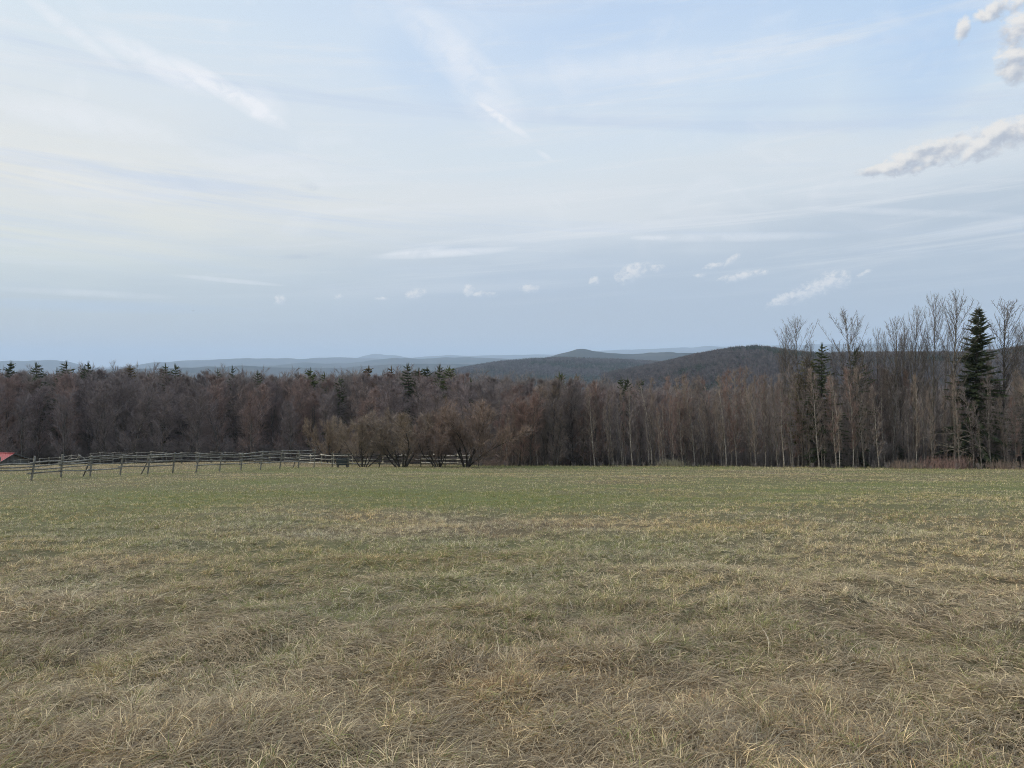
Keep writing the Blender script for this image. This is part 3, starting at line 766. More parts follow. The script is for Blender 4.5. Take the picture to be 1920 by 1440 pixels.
# --- the slender stand along the right half of the field edge
TP = [(900, 742), (980, 720), (1100, 716), (1180, 722), (1260, 712), (1340, 700), (1440, 690), (1520, 690), (1600, 690), (1700, 690), (1800, 700), (1920, 690), (2000, 690)]
def topline(px): return float(np.interp(px, [a for a, _ in TP], [b for _, b in TP]))
def stand_label(px, tone):
    t = 'rusty' if tone else 'grey-brown'
    if px < 1180: return 'slender %s bare tree in the middle of the treeline, right of the bushy row' % t, 'slender trees in the middle of the treeline'
    if px < 1440: return 'slender pale-stemmed %s tree leaning left, below the wooded hill' % t, 'slender trees below the wooded hill'
    if px < 1710: return 'pale-stemmed slim %s tree in the stand around the pointed spruce' % t, 'slender trees around the pointed spruce'
    return 'slim %s bare tree in the undergrowth around the tall dark spruce' % t, 'slender trees around the tall dark spruce'
k = 0
for i in range(166):
    px = 925 + (1935 - 925) * (i + rng.random()) / 166
    Yd = float(front((px - 960) / FPX * 76)) + 1.2 + 7.0 * rng.random() ** 1.3
    yt = topline(px) + rng.uniform(-12, 60) + (10 if px > 1710 else 0)
    red = rng.random() < (.30 if px < 1400 else .12)
    tn = (1.05, .82, .74) if red else rng.choice([(.94, .88, .84), (1.04, .95, .86), (.86, .83, .83), (1.08, .98, .86)])
    b_ = rng.choice([.5, .65, .8, .95, 1.2]); lb, gp = stand_label(px, red)
    kind = 'slender' if px > 1100 or rng.random() < .6 else 'forest'
    tree_px(kind, rng.randrange(7), px + 12, Yd, yt, 'slender_tree', lb, gp, tint=tn, ttint=(b_ * 1.0, b_ * .96, b_ * .92), rz=rng.uniform(-.5, .5), wide=rng.uniform(.75, 1.2))

# --- the big dense wood behind the paddock (left half)
TL = [(-200, 692), (0, 692), (60, 694), (120, 693), (180, 688), (260, 690), (340, 696), (420, 694), (480, 700), (560, 701), (620, 702), (680, 692), (720, 694), (790, 694), (850, 694), (900, 698), (960, 706), (1040, 709), (1120, 712), (1240, 722), (1320, 728)]
def tleft(px): return 2.5 + float(np.interp(px, [a for a, _ in TL], [b for _, b in TL]))
def wood_label(px, red):
    t = 'bare red-budded broadleaf tree' if red else 'bare grey-brown broadleaf tree'
    if px < 330: return t + ' in the dense wood behind the left part of the paddock', 'broadleaf trees behind the left part of the paddock'
    if px < 610: return t + ' in the dense wood between the paddock and the bushy row', 'broadleaf trees behind the middle of the paddock'
    if px < 900: return t + ' in the dense wood rising behind the bushy row', 'broadleaf trees behind the bushy row'
    return t + ' in the wood behind the slender stems of the middle treeline', 'broadleaf trees behind the middle treeline'
rows = [(1.5, 5.0, 34, 4), (6.5, 4.5, 20, 4), (12, 4.2, 8, 4), (18, 4.2, 2, 4)]
for dy, step, drop, jit in rows:
    px = -70.0
    while px < 1300:
        xg = (px - 960) / FPX * 112
        Yd = float(front(xg)) + dy + rng.uniform(-1.6, 1.6) + (4 if px > 900 else 0)
        yt = tleft(px) + drop * rng.uniform(.3, 1.4) + rng.uniform(-4, jit)
        rz_ = vnoise(px / 70.0, dy / 9.0, 5)
        red = float(rz_) > .66
        tn = (.98, .84, .80) if red else rng.choice([(.87, .84, .87), (.80, .78, .81), (.93, .86, .84), (.90, .84, .87)])
        b_ = rng.uniform(1.0, 1.2); lb, gp = wood_label(px, red)
        tree_px('forest', rng.randrange(7), px, Yd, yt, 'broadleaf_tree', lb, gp, tint=tuple(q * b_ for q in tn), ttint=(.8, .8, .8), wide=rng.uniform(.95, 1.25))
        px += step / Yd * FPX * rng.uniform(.7, 1.3)

# --- conifers poking out of the wood
con = [(-2,684,'s',.8,'dark spruce cut off by the left edge of the picture above the wood'),(20,677,'p',.7,'round-topped dark conifer above the wood, directly above the red-roofed shed'),(75,680,'s',1.1,'dark spruce second from the left on the wood skyline'),(66,705,'p',.8,'dark conifer sunk among bare crowns below the second skyline spruce'),
 (131,677,'s',1.0,'sharply pointed dark spruce standing alone, third on the wood skyline'),(158,686,'s',.6,'short dark conifer just left of the tall twin on the wood skyline'),(171,678,'s',.8,'pointed dark spruce with a shorter one at its left, fourth peak on the wood skyline'),(110,690,'s',.6,'low dark spruce tip between the second and third skyline spruces'),(243,685,'s',.9,'rusty-tinged dark spruce above the wood right of the four leftmost peaks'),
 (277,702,'s',.7,'little dark spruce sunk below the skyline of the wood'),(316,682,'s',.85,'left one of the pair of dark spruces above the wood'),(334,683,'s',.95,'right one of the pair of dark spruces above the wood'),(437,686,'s',.55,'thin dark spruce tip above the wood right of the pair'),(405,692,'s',.5,'tiny dark spruce tip just right of the pair of spruces'),
 (484,695,'s',.7,'dark spruce in front of two whitish bare stems'),(582,690,'p',.8,'wide green pine on the wood skyline left of the bushy row'),(611,698,'s',.8,'small dark spruce right of the wide green pine'),(637,707,'p',.7,'dark clumped pine below the skyline with a pale bare stem'),
 (692,686,'p',.8,'reddish-brown round-topped conifer on the wood skyline'),(716,697,'s',.6,'dark spruce tip right of the reddish round-topped conifer'),(730,686,'s',.7,'small green pointed spruce between the reddish conifer and the dark cluster'),(770,682,'s',1.0,'tallest and leftmost spruce of the dark cluster over the bushy row'),
 (783,690,'p',.9,'low full conifer against the right side of the tallest cluster spruce'),(800,687,'p',.8,'middle conifer of the dark cluster over the bushy row'),(826,684,'s',.8,'pointed spruce near the right end of the dark cluster'),(843,686,'p',1.0,'broad yellowish green conifer at the right end of the dark cluster'),
 (885,709,'s',.6,'small dark conifer below the skyline right of the dark cluster'),(1044,697,'s',.8,'dark spruce in front of the middle hill, left of a bright green pine'),(1056,699,'p',.7,'bright green pine in front of the middle hill'),(1081,701,'p',.5,'small brownish conifer right of the bright green pine'),
 (1164,707,'p',.5,'small dark conifer, left of three below the saddle of the hills'),(1176,708,'p',.6,'dark round conifer, middle of three below the saddle of the hills'),(1203,710,'p',.7,'flat dark conifer, right of three below the saddle of the hills'),(950,775,'p',.6,'dark conifer deep in the wood behind the right end of the bushy row')]
for i, (px, yt, kd, wd, lb) in enumerate(con):
    Yd = float(front((px - 960) / FPX * 112)) + (20 if yt < 700 else 15) + (8 if px > 1000 else 0) + rng.uniform(-1, 2)
    tint = (1, 1, 1)
    if 'reddish' in lb or 'rusty' in lb or 'brownish' in lb: tint = (1.7, 1.05, .9)
    elif 'yellowish' in lb or 'bright' in lb or 'wide green' in lb: tint = (1.45, 1.4, 1.1)
    tree_px('spruce' if kd == 's' else 'pine', i, px, Yd, yt - 3, 'spruce_tree' if kd == 's' else 'pine_tree', lb, None, tint=tint, wide=wd * 1.12)

# --- depth of the wood: one uncountable mass per wood, instanced
def source(meshes, name):
    cl = bpy.data.collections.new(name)
    for i, me in enumerate(meshes):
        o = bpy.data.objects.new(name + '_source', me); cl.objects.link(o)
    return cl
def join_meshes(name, ms_, tints=None):
    vs, fs, mi, mats, off = [], [], [], [], 0
    for k, me_ in enumerate(ms_):
        n = len(me_.vertices); v = np.empty(n * 3, np.float32); me_.vertices.foreach_get('co', v)
        f = np.empty(len(me_.loops), np.int32); me_.loops.foreach_get('vertex_index', f)
        vs.append(v.reshape(-1, 3)); fs.append(f.reshape(-1, 3) + off); off += n; mats.append(me_.materials[0]); mi += [k] * (len(f) // 3)
    return mesh_np(name, np.vstack(vs), np.vstack(fs), 3, mats, False, mi)
def scatter(name, pts, rot, scl, idx, srcs, label, cat):
    """instances srcs (unlinked collection) on pts with geometry nodes"""
    me = bpy.data.meshes.new(name); pts = np.asarray(pts, np.float32)
    me.vertices.add(len(pts)); me.vertices.foreach_set('co', pts.ravel())
    for nm, tp, val in (('rot', 'FLOAT_VECTOR', rot), ('scl', 'FLOAT_VECTOR', scl), ('idx', 'INT', idx)):
        a = me.attributes.new(nm, tp, 'POINT')
        a.data.foreach_set('vector' if tp == 'FLOAT_VECTOR' else 'value', np.asarray(val, np.int32 if tp == 'INT' else np.float32).ravel())
    o = link(name, me)
    ng = bpy.data.node_groups.new(name, 'GeometryNodeTree')
    ng.interface.new_socket('Geometry', in_out='INPUT', socket_type='NodeSocketGeometry'); ng.interface.new_socket('Geometry', in_out='OUTPUT', socket_type='NodeSocketGeometry')
    gi = ng.nodes.new('NodeGroupInput'); go = ng.nodes.new('NodeGroupOutput')
    ip = ng.nodes.new('GeometryNodeInstanceOnPoints'); ci = ng.nodes.new('GeometryNodeCollectionInfo')
    ci.inputs[0].default_value = srcs; ci.inputs['Separate Children'].default_value = True; ci.inputs['Reset Children'].default_value = True
    ip.inputs['Pick Instance'].default_value = True
    def na(nm, tp):
        q = ng.nodes.new('GeometryNodeInputNamedAttribute'); q.data_type = tp; q.inputs[0].default_value = nm
        return [s for s in q.outputs if s.enabled][0]
    L_ = ng.links.new
    L_(gi.outputs[0], ip.inputs['Points']); L_(ci.outputs[0], ip.inputs['Instance'])
    L_(na('idx', 'INT'), ip.inputs['Instance Index']); L_(na('scl', 'FLOAT_VECTOR'), ip.inputs['Scale'])
    er = ng.nodes.new('FunctionNodeEulerToRotation'); L_(na('rot', 'FLOAT_VECTOR'), er.inputs[0]); L_(er.outputs[0], ip.inputs['Rotation'])
    L_(ip.outputs[0], go.inputs[0])
    md = o.modifiers.new('scatter', 'NODES'); md.node_group = ng
    tag(o, label, cat, kind='stuff')
    return o
nr = np.random.default_rng(11)
wood_src = source([join_meshes('wood_tree', VAR['forest'][i]) for i in range(5)], 'wood_tree')
def wood_points(px0, px1, d0, d1, step, topf, drop):
    pts, rot, scl, idx = [], [], [], []
    Yo = d0
    while Yo < d1:
        px = px0
        while px < px1:
            Yd = float(front((px - 960) / FPX * 105)) + Yo + nr.uniform(-2, 2)
            P = at(px, topf(px) + drop + nr.uniform(0, 22), Yd); gz = g(P.x, Yd); h = min(max(P.z - gz, 7), 19)
            pts.append((P.x, Yd, gz)); rot.append((0, 0, nr.uniform(0, 6.28))); s = h / 14; wv = nr.uniform(.85, 1.2); scl.append((s * wv, s * wv, s)); idx.append(nr.integers(0, 5))
            px += step / Yd * FPX * nr.uniform(.7, 1.3)
        Yo += step
    return pts, rot, scl, idx
scatter('wood', *wood_points(-160, 1330, 23, 62, 5.0, tleft, 4), wood_src, 'deep bare brown wood filling in behind the front trees at left', 'wood')
sl_src = source([join_meshes('stand_tree', VAR['slender'][i]) for i in range(5)], 'stand_tree')
def rtop(px): return topline(px) + 25
scatter('wood', *[v for v in (lambda q: (q[0], q[1], [(a[0] * 1.1, a[1] * 1.1, a[2] * 14 / 12) for a in q[2]], q[3]))(wood_points(925, 2050, 9, 48, 2.9, rtop, 0))], sl_src,
        'dim thicket of bare stems behind the slender trees at right', 'wood')

def under_points(px0, px1, d0, d1, step, hh):
    pts, rot, scl, idx = [], [], [], []
    Yo = d0
    while Yo < d1:
        px = px0
        while px < px1:
            Yd = float(front((px - 960) / FPX * 100)) + Yo + nr.uniform(-.8, .8)
            P = at(px, 800, Yd); s = hh * nr.uniform(.5, 1.25) / 5.5
            pts.append((P.x, Yd, g(P.x, Yd))); rot.append((0, 0, nr.uniform(0, 6.28))); scl.append((s * 1.1, s * 1.1, s)); idx.append(nr.integers(0, 4)); px += step / Yd * FPX * nr.uniform(.6, 1.4)
        Yo += step * .9
    return pts, rot, scl, idx
un_src = source([join_meshes('undergrowth_bush', bm_) for bm_ in VAR['under']], 'undergrowth_bush')
scatter('undergrowth', *under_points(-160, 2060, 7.0, 44, 2.3, 3.6), un_src, 'tangled brown undergrowth between the trunks along the whole wood edge', 'undergrowth')

scatter('undergrowth', *under_points(900, 2060, .9, 2.6, 2.2, .6), un_src, 'low brown weeds and twigs fringing the right part of the field edge', 'undergrowth')

# --- red-stemmed brush and scrub at the foot of the right trees
def scrub(seed, n=170, W=2.6, H=1.7):
    rnd = random.Random(seed); T = MB()
    for i in range(n):
        x0, y0 = rnd.gauss(0, W * .4), rnd.gauss(0, .6); p = Vector((x0, y0, -.1))
        pts, _ = limb(rnd, p, rdir(rnd, Vector((0, 0, 1)), rnd.uniform(0, .5)), H * rnd.uniform(.4, 1.1), 3, .05, .1)
        T.tube(pts, [.014, .011, .008, .004], 3)
        for k in range(6):
            q, qd = along(pts, rnd.uniform(.3, .98)); T.sliver(q, q + rdir(rnd, qd, rnd.uniform(.3, .9)) * rnd.uniform(.2, .5), .016, rnd)
    return T
for i, (px, Yd, W, H, tn, lb) in enumerate([(1762, 72.6, 2.4, 1.25, (.95, .72, .66), 'reddish twiggy brush at the foot of the tall poplars'), (1800, 72.8, 1.8, 1.4, (.95, .76, .70), 'dull red brush between the tallest poplar and the tall spruce'),
        (1700, 72.5, 1.6, .9, (.9, .8, .7), 'low brown scrub left of the reddish brush'), (1880, 71.8, 2.4, 1.0, (.9, .8, .7), 'low brown scrub under the bare tree right of the tall spruce'),
        (930, 84.5, 2.6, 1.0, (.85, .75, .7), 'low brown scrub right of the largest bushy tree'), (1260, 78.8, 1.6, .8, (.95, 1.0, .75), 'small olive scrub at the field edge below the wooded hill')]):
    P = at(px, 870, Yd); me = scrub(900 + i, W=W, H=H).mesh('scrub', 'twig')
    o = link('shrub', me); o.location = (P.x, Yd, g(P.x, Yd)); o.color = (*tn, 1); tag(o, lb, 'shrub')

# dead limbs of the tallest poplar, low and pale
def deadlimbs(seed):
    rnd = random.Random(seed); T = MB()
    for i in range(16):
        a = rnd.uniform(0, 6.28); z0 = rnd.uniform(1.6, 4.4)
        pts, _ = limb(rnd, Vector((0, 0, z0)), Vector((math.cos(a), math.sin(a) * .6, rnd.uniform(-.15, .6))).normalized(), rnd.uniform(1.5, 3.6), 5, -.05, .12)
        T.tube(pts, [.045, .035, .028, .02, .013, .006], 4)
        for k in range(7):
            q, qd = along(pts, rnd.uniform(.3, .98)); T.sliver(q, q + rdir(rnd, qd, rnd.uniform(.3, 1.0)) * rnd.uniform(.3, .8), .03, rnd)
    return T
for o in [o for o in COL.objects if o.get('label', '').startswith('tallest bare tree')]:
    d_ = link('dead_limbs', deadlimbs(5).mesh('dead_limbs', 'bark_pale'), o); d_.color = (1.3, 1.25, 1.15, 1)

# ------------------------------------------------------------------ fences
frng = random.Random(21)
def pole_mesh(p, q, r0, r1, k=6, bend=.03, split=False):
    T = MB(); n = 4; pts = []
    off = Vector((frng.gauss(0, bend), frng.gauss(0, bend), frng.gauss(0, bend)))
    for i in range(n + 1):
        t = i / n; pts.append(p.lerp(q, t) + off * math.sin(t * math.pi))
    T.tube(pts, [r0 + (r1 - r0) * i / n for i in range(n + 1)], k)
    return T
def fence(label, posts, rails, h, low=0, rr=.045, tint=(1, 1, 1), lean=.22, brace=(), railgap=0.0, sag=0.035, skip=()):
    """posts: list of (px, distance); rails: heights as a fraction of h"""
    P = [Vector((at(px, 870, Yd).x, Yd, 0)) for px, Yd in posts]
    for p in P: p.z = g(p.x, p.y)
    root = empty('rail_fence', P[0]); tag(root, label, 'fence'); o0 = P[0]
    tops = []
    for i, p in enumerate(P):
        hh = h[i] if isinstance(h, (list, tuple)) else h
        ln = lean * frng.uniform(.5, 1.3); top = p + Vector((ln, frng.uniform(-.05, .05), hh * frng.uniform(.97, 1.05)))
        m = pole_mesh(p - Vector((0, 0, .3)) - o0, top - o0, .065, .055, 6, .01).mesh('post', 'weathered_wood', True)
        o = link('post', m, root); t = frng.uniform(.75, 1.05); o.color = (t * tint[0] * .9, t * tint[1] * .9, t * tint[2] * .87, 1); tops.append((p, top, hh))
        if i in brace:
            m = pole_mesh(p + Vector((-.55, .1, -.2)) - o0, top + Vector((-.1, .05, -.2)) - o0, .05, .045, 5, .01).mesh('brace', 'weathered_wood', True)
            o = link('brace', m, root); o.color = (.55, .53, .5, 1)
    for i in range(len(P) - 1):
        for k, f in enumerate(rails):
            if (i, k) in skip: continue
            fa = f * (.74 if i < low else 1); fb = f * (.74 if i < low - 1 else (.86 if i == low - 1 else 1))
            a = tops[i][0].lerp(tops[i][1], fa); b_ = tops[i + 1][0].lerp(tops[i + 1][1], fb)
            d = (b_ - a); a = a - d * .07; b_ = b_ + d * .07
            a.y -= .07; b_.y -= .07
            a.z += frng.gauss(0, sag); b_.z += frng.gauss(0, sag)
            m = pole_mesh(a - o0, b_ - o0, rr * frng.uniform(.8, 1.25), rr * frng.uniform(.6, 1.0), 5, .03).mesh('rail', 'weathered_wood', True)
            o = link('rail', m, root); t = frng.uniform(.75, 1.15); o.color = (t * tint[0], t * tint[1], t * tint[2], 1)
    return root
near_posts = [(a_, b_ - 3.6 * max(0, (560 - a_) / 560)) for a_, b_ in [(-72, 45.5), (-8, 46.5), (55, 47.6), (113, 50.5), (167, 52.2), (222, 53.8), (275, 55.0), (322, 57.2), (366, 59.5), (410, 61.8), (450, 64.0), (487, 66.6), (523, 69.0), (558, 71.5), (588, 74.2)]]
fence('weathered grey rail fence with leaning posts, nearest along the left of the field', near_posts, (.38, .60, .79, .95), [1.42] * 6 + [1.46] * 4 + [1.5, 1.55, 1.6, 1.65, 1.75], low=4, rr=.047, tint=(.98, .97, .94), lean=.30, brace=(4, 6, 13), skip=((1, 0), (7, 0)))
fence('long grey rail fence across the far side of the paddock below the dark wood', [(20, 97.5), (38, 97), (54, 97), (74, 97), (92, 97), (112, 97), (134, 96), (148, 95), (170, 95), (188, 95), (212, 95), (236, 94.5), (256, 94), (284, 94), (312, 93), (340, 93), (368, 92.5), (396, 92), (422, 92), (450, 91.5), (478, 91), (506, 91), (534, 90.5), (562, 90)],
      (.30, .62, .93), 1.4, rr=.045, lean=.02, sag=.07, tint=(.9, .9, .88), skip=((7, 2), (10, 0)))
fence('bright pale three-rail fence running behind the bushy trees', [(562, 90.0), (582, 89.5), (603, 89), (626, 88.5), (661, 88), (690, 88), (718, 88), (755, 87.5), (790, 87), (812, 86.6), (834, 86), (858, 85.5), (880, 85)],
      (.18, .52, .88), 1.25, rr=.058, lean=.02, sag=.03, tint=(1.75, 1.72, 1.62))
fence('short dark rail section sloping down behind the bushy trees, beside the fence gap', [(623, 77.2), (653, 77.4), (678, 78.9), (711, 78.8), (742, 79.4), (789, 79.3), (811, 79.8), (834, 80), (897, 80.8)],
      (.28, .60, .92), [1.55, 1.45, 1.3, 1.25, 1.25, 1.25, 1.2, 1.2, 1.2], rr=.042, lean=.04, tint=(.62, .62, .58), sag=.04, skip=((7, 0),))
# crossed poles above the far rails at left
for i, (a, b_) in enumerate([((124, 863, 94.3), (134, 855, 94.3)), ((143, 862, 94.2), (152, 853, 94.2)), ((148, 853.5, 94.1), (160, 861, 94.1))]):
    p, q = at(*a), at(*b_); T = pole_mesh(p - p, q - p, .05, .04, 5, .02); o = link('pole', T.mesh('pole', 'weathered_wood', True)); o.location = p
    o.color = (1, 1, .97, 1); tag(o, ['left one of two loose poles leaning up to the right on the far fence', 'loose pole leaning up right on the far fence, nearest the peak of its rails', 'loose pole sloping down to the right from the peak of the far fence'][i], 'pole')

# dark feed trough by the gap
m, b = material('trough_plastic', 0.6, 0.3)
p = opos(); n = noise(p, 3, 3, .6); setc(m, b, mix(n, (0.03, 0.038, 0.035), (0.06, 0.07, 0.064)))
P = at(642, 872, 78.6); gz = g(P.x, P.y)
root = empty('feed_trough', (P.x, P.y, gz)); tag(root, 'dark green box trough on short legs beside the fence gap', 'trough')
T = MB()
T.box((-.55, -.3, .25), (.55, -.26, .85)); T.box((-.55, .26, .25), (.55, .3, .85)); T.box((-.55, -.26, .25), (-.51, .26, .85)); T.box((.51, -.26, .25), (.55, .26, .85)); T.box((-.51, -.26, .25), (.51, .26, .30))
T.box((-.58, -.33, .85), (.58, -.25, .89)); T.box((-.58, .25, .85), (.58, .33, .89)); T.box((-.58, -.25, .85), (-.50, .25, .89)); T.box((.50, -.25, .85), (.58, .25, .89))
link('tub', T.mesh('tub', 'trough_plastic'), root)
for sx in (-.45, .45):
    for sy in (-.22, .22):
        T = MB(); T.box((sx - .04, sy - .04, -.2), (sx + .04, sy + .04, .25)); o = link('leg', T.mesh('leg', 'weathered_wood'), root); o.color = (.5, .5, .5, 1)

# ------------------------------------------------------------------ red-roofed shed
m, b = material('red_metal_roof', 0.45, 0.4)
p = opos(); wv = N.m('SINE', N(m.node_tree.nodes.new('ShaderNodeSeparateXYZ').outputs[0]) * 1.0)
sx = [n for n in m.node_tree.nodes if n.type == 'SEPXYZ'][0]; m.node_tree.links.new(p.s, sx.inputs[0])
n = noise(p, 2, 4, .6); setc(m, b, mix(n, (0.33, 0.055, 0.055), (0.50, 0.11, 0.10)))
m, b = material('barn_boards', 0.9, 0.1)
p = opos(); sx = m.node_tree.nodes.new('ShaderNodeSeparateXYZ'); m.node_tree.links.new(p.s, sx.inputs[0])
yb = N.m('FLOOR', N(sx.outputs[1]) * 5.0); wn = noise(vec(yb * 3.3, 0.0, N(sx.outputs[2]) * .3), 1.0, 2, .5)
setc(m, b, mix(wn, (0.10, 0.095, 0.085), (0.27, 0.26, 0.235)))
def shed():
    Pk = at(26, 850, 98.0)                       # ridge end of the near-right gable
    half, drop, Lb = 2.7, 1.05, 7.0
    gz = min(g(Pk.x, Pk.y), g(Pk.x - 4, Pk.y)) - .1
    root = empty('shed', (Pk.x, Pk.y, gz), R(-4)); tag(root, 'weathered board shed with a red metal roof beyond the paddock at the left edge', 'shed')
    zr = Pk.z - gz; ze = zr - drop; Wl = half - .25
    for nm, pts in (('gable_wall', 1), ('gable_wall', 0)):
        x0 = -.30 if pts else -Lb + .30
        T = MB(); n0 = 12
        ys = np.linspace(-Wl, Wl, n0 + 1)
        for a, c_ in zip(ys, ys[1:]):       # separate vertical boards with gaps
            za = zr - drop * abs((a + c_) / 2) / half - .12
            T.box((x0 - .03 + frng.uniform(-.008, .008), a + .012, -.4), (x0 + frng.uniform(0, .01), c_ - .012, za))
        link('gable_wall', T.mesh('gable_wall', 'barn_boards'), root)
    for sy in (-1, 1):
        T = MB(); T.box((-Lb + .34, sy * (Wl - .02) - .02, -.4), (-.34, sy * (Wl - .02) + .02, ze + .10)); link('side_wall', T.mesh('side_wall', 'barn_boards'), root)
        T = MB(); nr_ = 28; xs = np.linspace(-Lb, .12, nr_ * 2 + 1); half2 = half + .15; dr2 = drop * half2 / half
        for i in range(len(xs) - 1):         # ribbed sheet: real raised ribs
            h0 = .03 if i % 2 else 0.0
            a = Vector((xs[i], 0, zr + h0)); b_ = Vector((xs[i + 1], 0, zr + h0)); c_ = Vector((xs[i + 1], sy * half2, zr - dr2 + h0)); d = Vector((xs[i], sy * half2, zr - dr2 + h0))
            T.quad(a, b_, c_, d) if sy < 0 else T.quad(d, c_, b_, a)
            if i: T.quad(Vector((xs[i], 0, zr)), Vector((xs[i], 0, zr + .03)), Vector((xs[i], sy * half2, zr - dr2 + .03)), Vector((xs[i], sy * half2, zr - dr2)))
        n_ = len(xs)
        T.quad(Vector((xs[0], 0, zr - .06)), Vector((xs[-1], 0, zr - .06)), Vector((xs[-1], sy * half2, zr - dr2 - .06)), Vector((xs[0], sy * half2, zr - dr2 - .06)))
        T.quad(Vector((xs[-1], 0, zr - .06)), Vector((xs[-1], 0, zr)), Vector((xs[-1], sy * half2, zr - dr2)), Vector((xs[-1], sy * half2, zr - dr2 - .06)))
        link('roof', T.mesh('roof', 'red_metal_roof'), root)
        T = MB(); a = Vector((.121, 0, zr + .035)); b_ = Vector((.121, sy * half2, zr - dr2 + .035)); dn = Vector((0, 0, -.2)); ox = Vector((.03, 0, 0))
        T.quad(a + ox, b_ + ox, b_ + ox + dn, a + ox + dn); T.quad(a, a + ox, b_ + ox, b_); T.quad(a + dn, b_ + dn, b_ + dn + ox, a + dn + ox); T.quad(a, b_, b_ + dn, a + dn); T.quad(b_, b_ + ox, b_ + ox + dn, b_ + dn)
        o = link('verge_board', T.mesh('verge_board', 'weathered_wood'), root); o.color = (.35, .35, .35, 1)
    T = MB(); T.box((-Lb, -.12, zr + .03), (.13, .12, zr + .06)); link('ridge_cap', T.mesh('ridge_cap', 'red_metal_roof'), root)
    root.rotation_euler = (0, 0, R(-12))
shed()

# ------------------------------------------------------------------ bird
m, b = material('feathers', .8, .1); p = opos(); setc(m, b, mix(noise(p, 6, 2, .5), (.02, .02, .02), (.05, .045, .04)))
P = at(362, 583, 240)
root = empty('bird', P, .4); tag(root, 'tiny dark bird gliding in the sky over the left wood', 'bird')
T = MB(); pts = [Vector((0, -.30, 0)), Vector((0, -.2, .01)), Vector((0, 0, .02)), Vector((0, .18, .02)), Vector((0, .26, .03)), Vector((0, .34, .02))]
T.tube(pts, [.02, .05, .085, .06, .045, .008], 8); T.tri(Vector((-.09, -.46, 0)), Vector((.09, -.46, 0)), Vector((0, -.2, .01)))
link('body', T.mesh('body', 'feathers', True), root)
for sx_ in (-1, 1):
    T = MB(); a = [Vector((sx_ * .05, .12, .03)), Vector((sx_ * .32, .16, .12)), Vector((sx_ * .62, .02, .08))]; c_ = [Vector((sx_ * .05, -.10, .02)), Vector((sx_ * .32, -.06, .10)), Vector((sx_ * .60, -.08, .07))]
    for k in range(2): T.quad(a[k], a[k + 1], c_[k + 1], c_[k]); T.quad(c_[k] - Vector((0, 0, .012)), c_[k + 1] - Vector((0, 0, .012)), a[k + 1] - Vector((0, 0, .012)), a[k] - Vector((0, 0, .012)))
    link('wing', T.mesh('wing', 'feathers'), root)

# ------------------------------------------------------------------ hills
def hill(name, prof, D, depth, base, mat, rough, rn, mul=1.0, tree_h=0.0, nth=520, nrr=44):
    """a long ridge of real depth whose crest follows the skyline read off the photograph"""
    px = np.linspace(prof[0][0] - 1, prof[-1][0] + 1, nth)
    crest_y = np.interp(px, [a for a, _ in prof], [b_ for _, b_ in prof])
    crest_y = crest_y + (fbm(px / 26.0 + D, px * 0 + D, 15, 4, .55) - .5) * (3.4 if D > 5000 else 1.6)
    kk = np.exp(-np.linspace(-2, 2, 9) ** 2); kk /= kk.sum(); crest_y = np.convolve(np.pad(crest_y, 4, mode='edge'), kk, 'valid')
    az = np.arctan((px - 960) / FPX)
    el = np.arctan((HOR - crest_y) / FPX * np.cos(az))
    zc = CAMZ + D * np.tan(el) - tree_h
    rr = np.linspace(-1, 1, nrr)
    Rr = D + rr * depth
    AZ, RR = np.meshgrid(az, Rr, indexing='ij'); x = RR * np.sin(AZ); y = RR * np.cos(AZ)
    t = np.abs(rr)[None]; bumpf = np.cos(np.clip(t, 0, 1) * math.pi / 2) ** 1.5
    nz_ = (fbm(x / rn, y / rn, 77, 5, .55) - .5) * rough
    endf = np.clip(np.minimum(px - px[0], px[-1] - px) / 30.0, 0, 1)[:, None] if name != 'x' else 1
    z = base + (zc[:, None] - base) * bumpf + nz_ * np.clip(t * 3, .0, 1) * (1 - np.clip((t - .8) * 5, 0, 1))
    V = np.stack([x, y, z], -1).reshape(-1, 3); i = np.arange(nth - 1)[:, None] * nrr; j = np.arange(nrr - 1)[None]
    Fq = np.stack([i + j, i + nrr + j, i + nrr + j + 1, i + j + 1], -1).reshape(-1, 4)
    o = link(name, mesh_np(name, V, Fq, 4, [MATS[mat]], True)); tag(o, kind='structure')
    return x, y, z
nearp = [(1130, 700), (1180, 690), (1230, 681), (1290, 667), (1340, 657), (1380, 650), (1420, 647), (1460, 652), (1520, 660), (1600, 660), (1700, 660), (1800, 660), (1870, 656), (1930, 648), (2050, 642), (2200, 648)]
midp = [(700, 708), (800, 700), (880, 686), (930, 678), (1000, 672), (1050, 669), (1100, 671), (1180, 675), (1240, 678), (1300, 684), (1400, 690)]
domep = [(880, 690), (960, 680), (1030, 670), (1060, 661), (1080, 655.5), (1097, 655), (1118, 659), (1140, 662), (1180, 664.5), (1220, 661.5), (1250, 660), (1290, 661), (1400, 668)]
f1 = [(-150, 676), (0, 677), (50, 676), (100, 674), (130, 678), (170, 690), (215, 690), (240, 686), (280, 680), (320, 677.5), (350, 676), (400, 674), (440, 672.5), (500, 671.5), (560, 673), (600, 670), (640, 670.5), (700, 673), (760, 676), (850, 680), (950, 684)]
f2 = [(430, 694), (480, 688), (540, 684), (570, 680), (610, 682), (650, 681), (690, 676), (740, 672), (790, 673), (830, 671), (870, 669), (920, 672), (1000, 673), (1100, 675)]
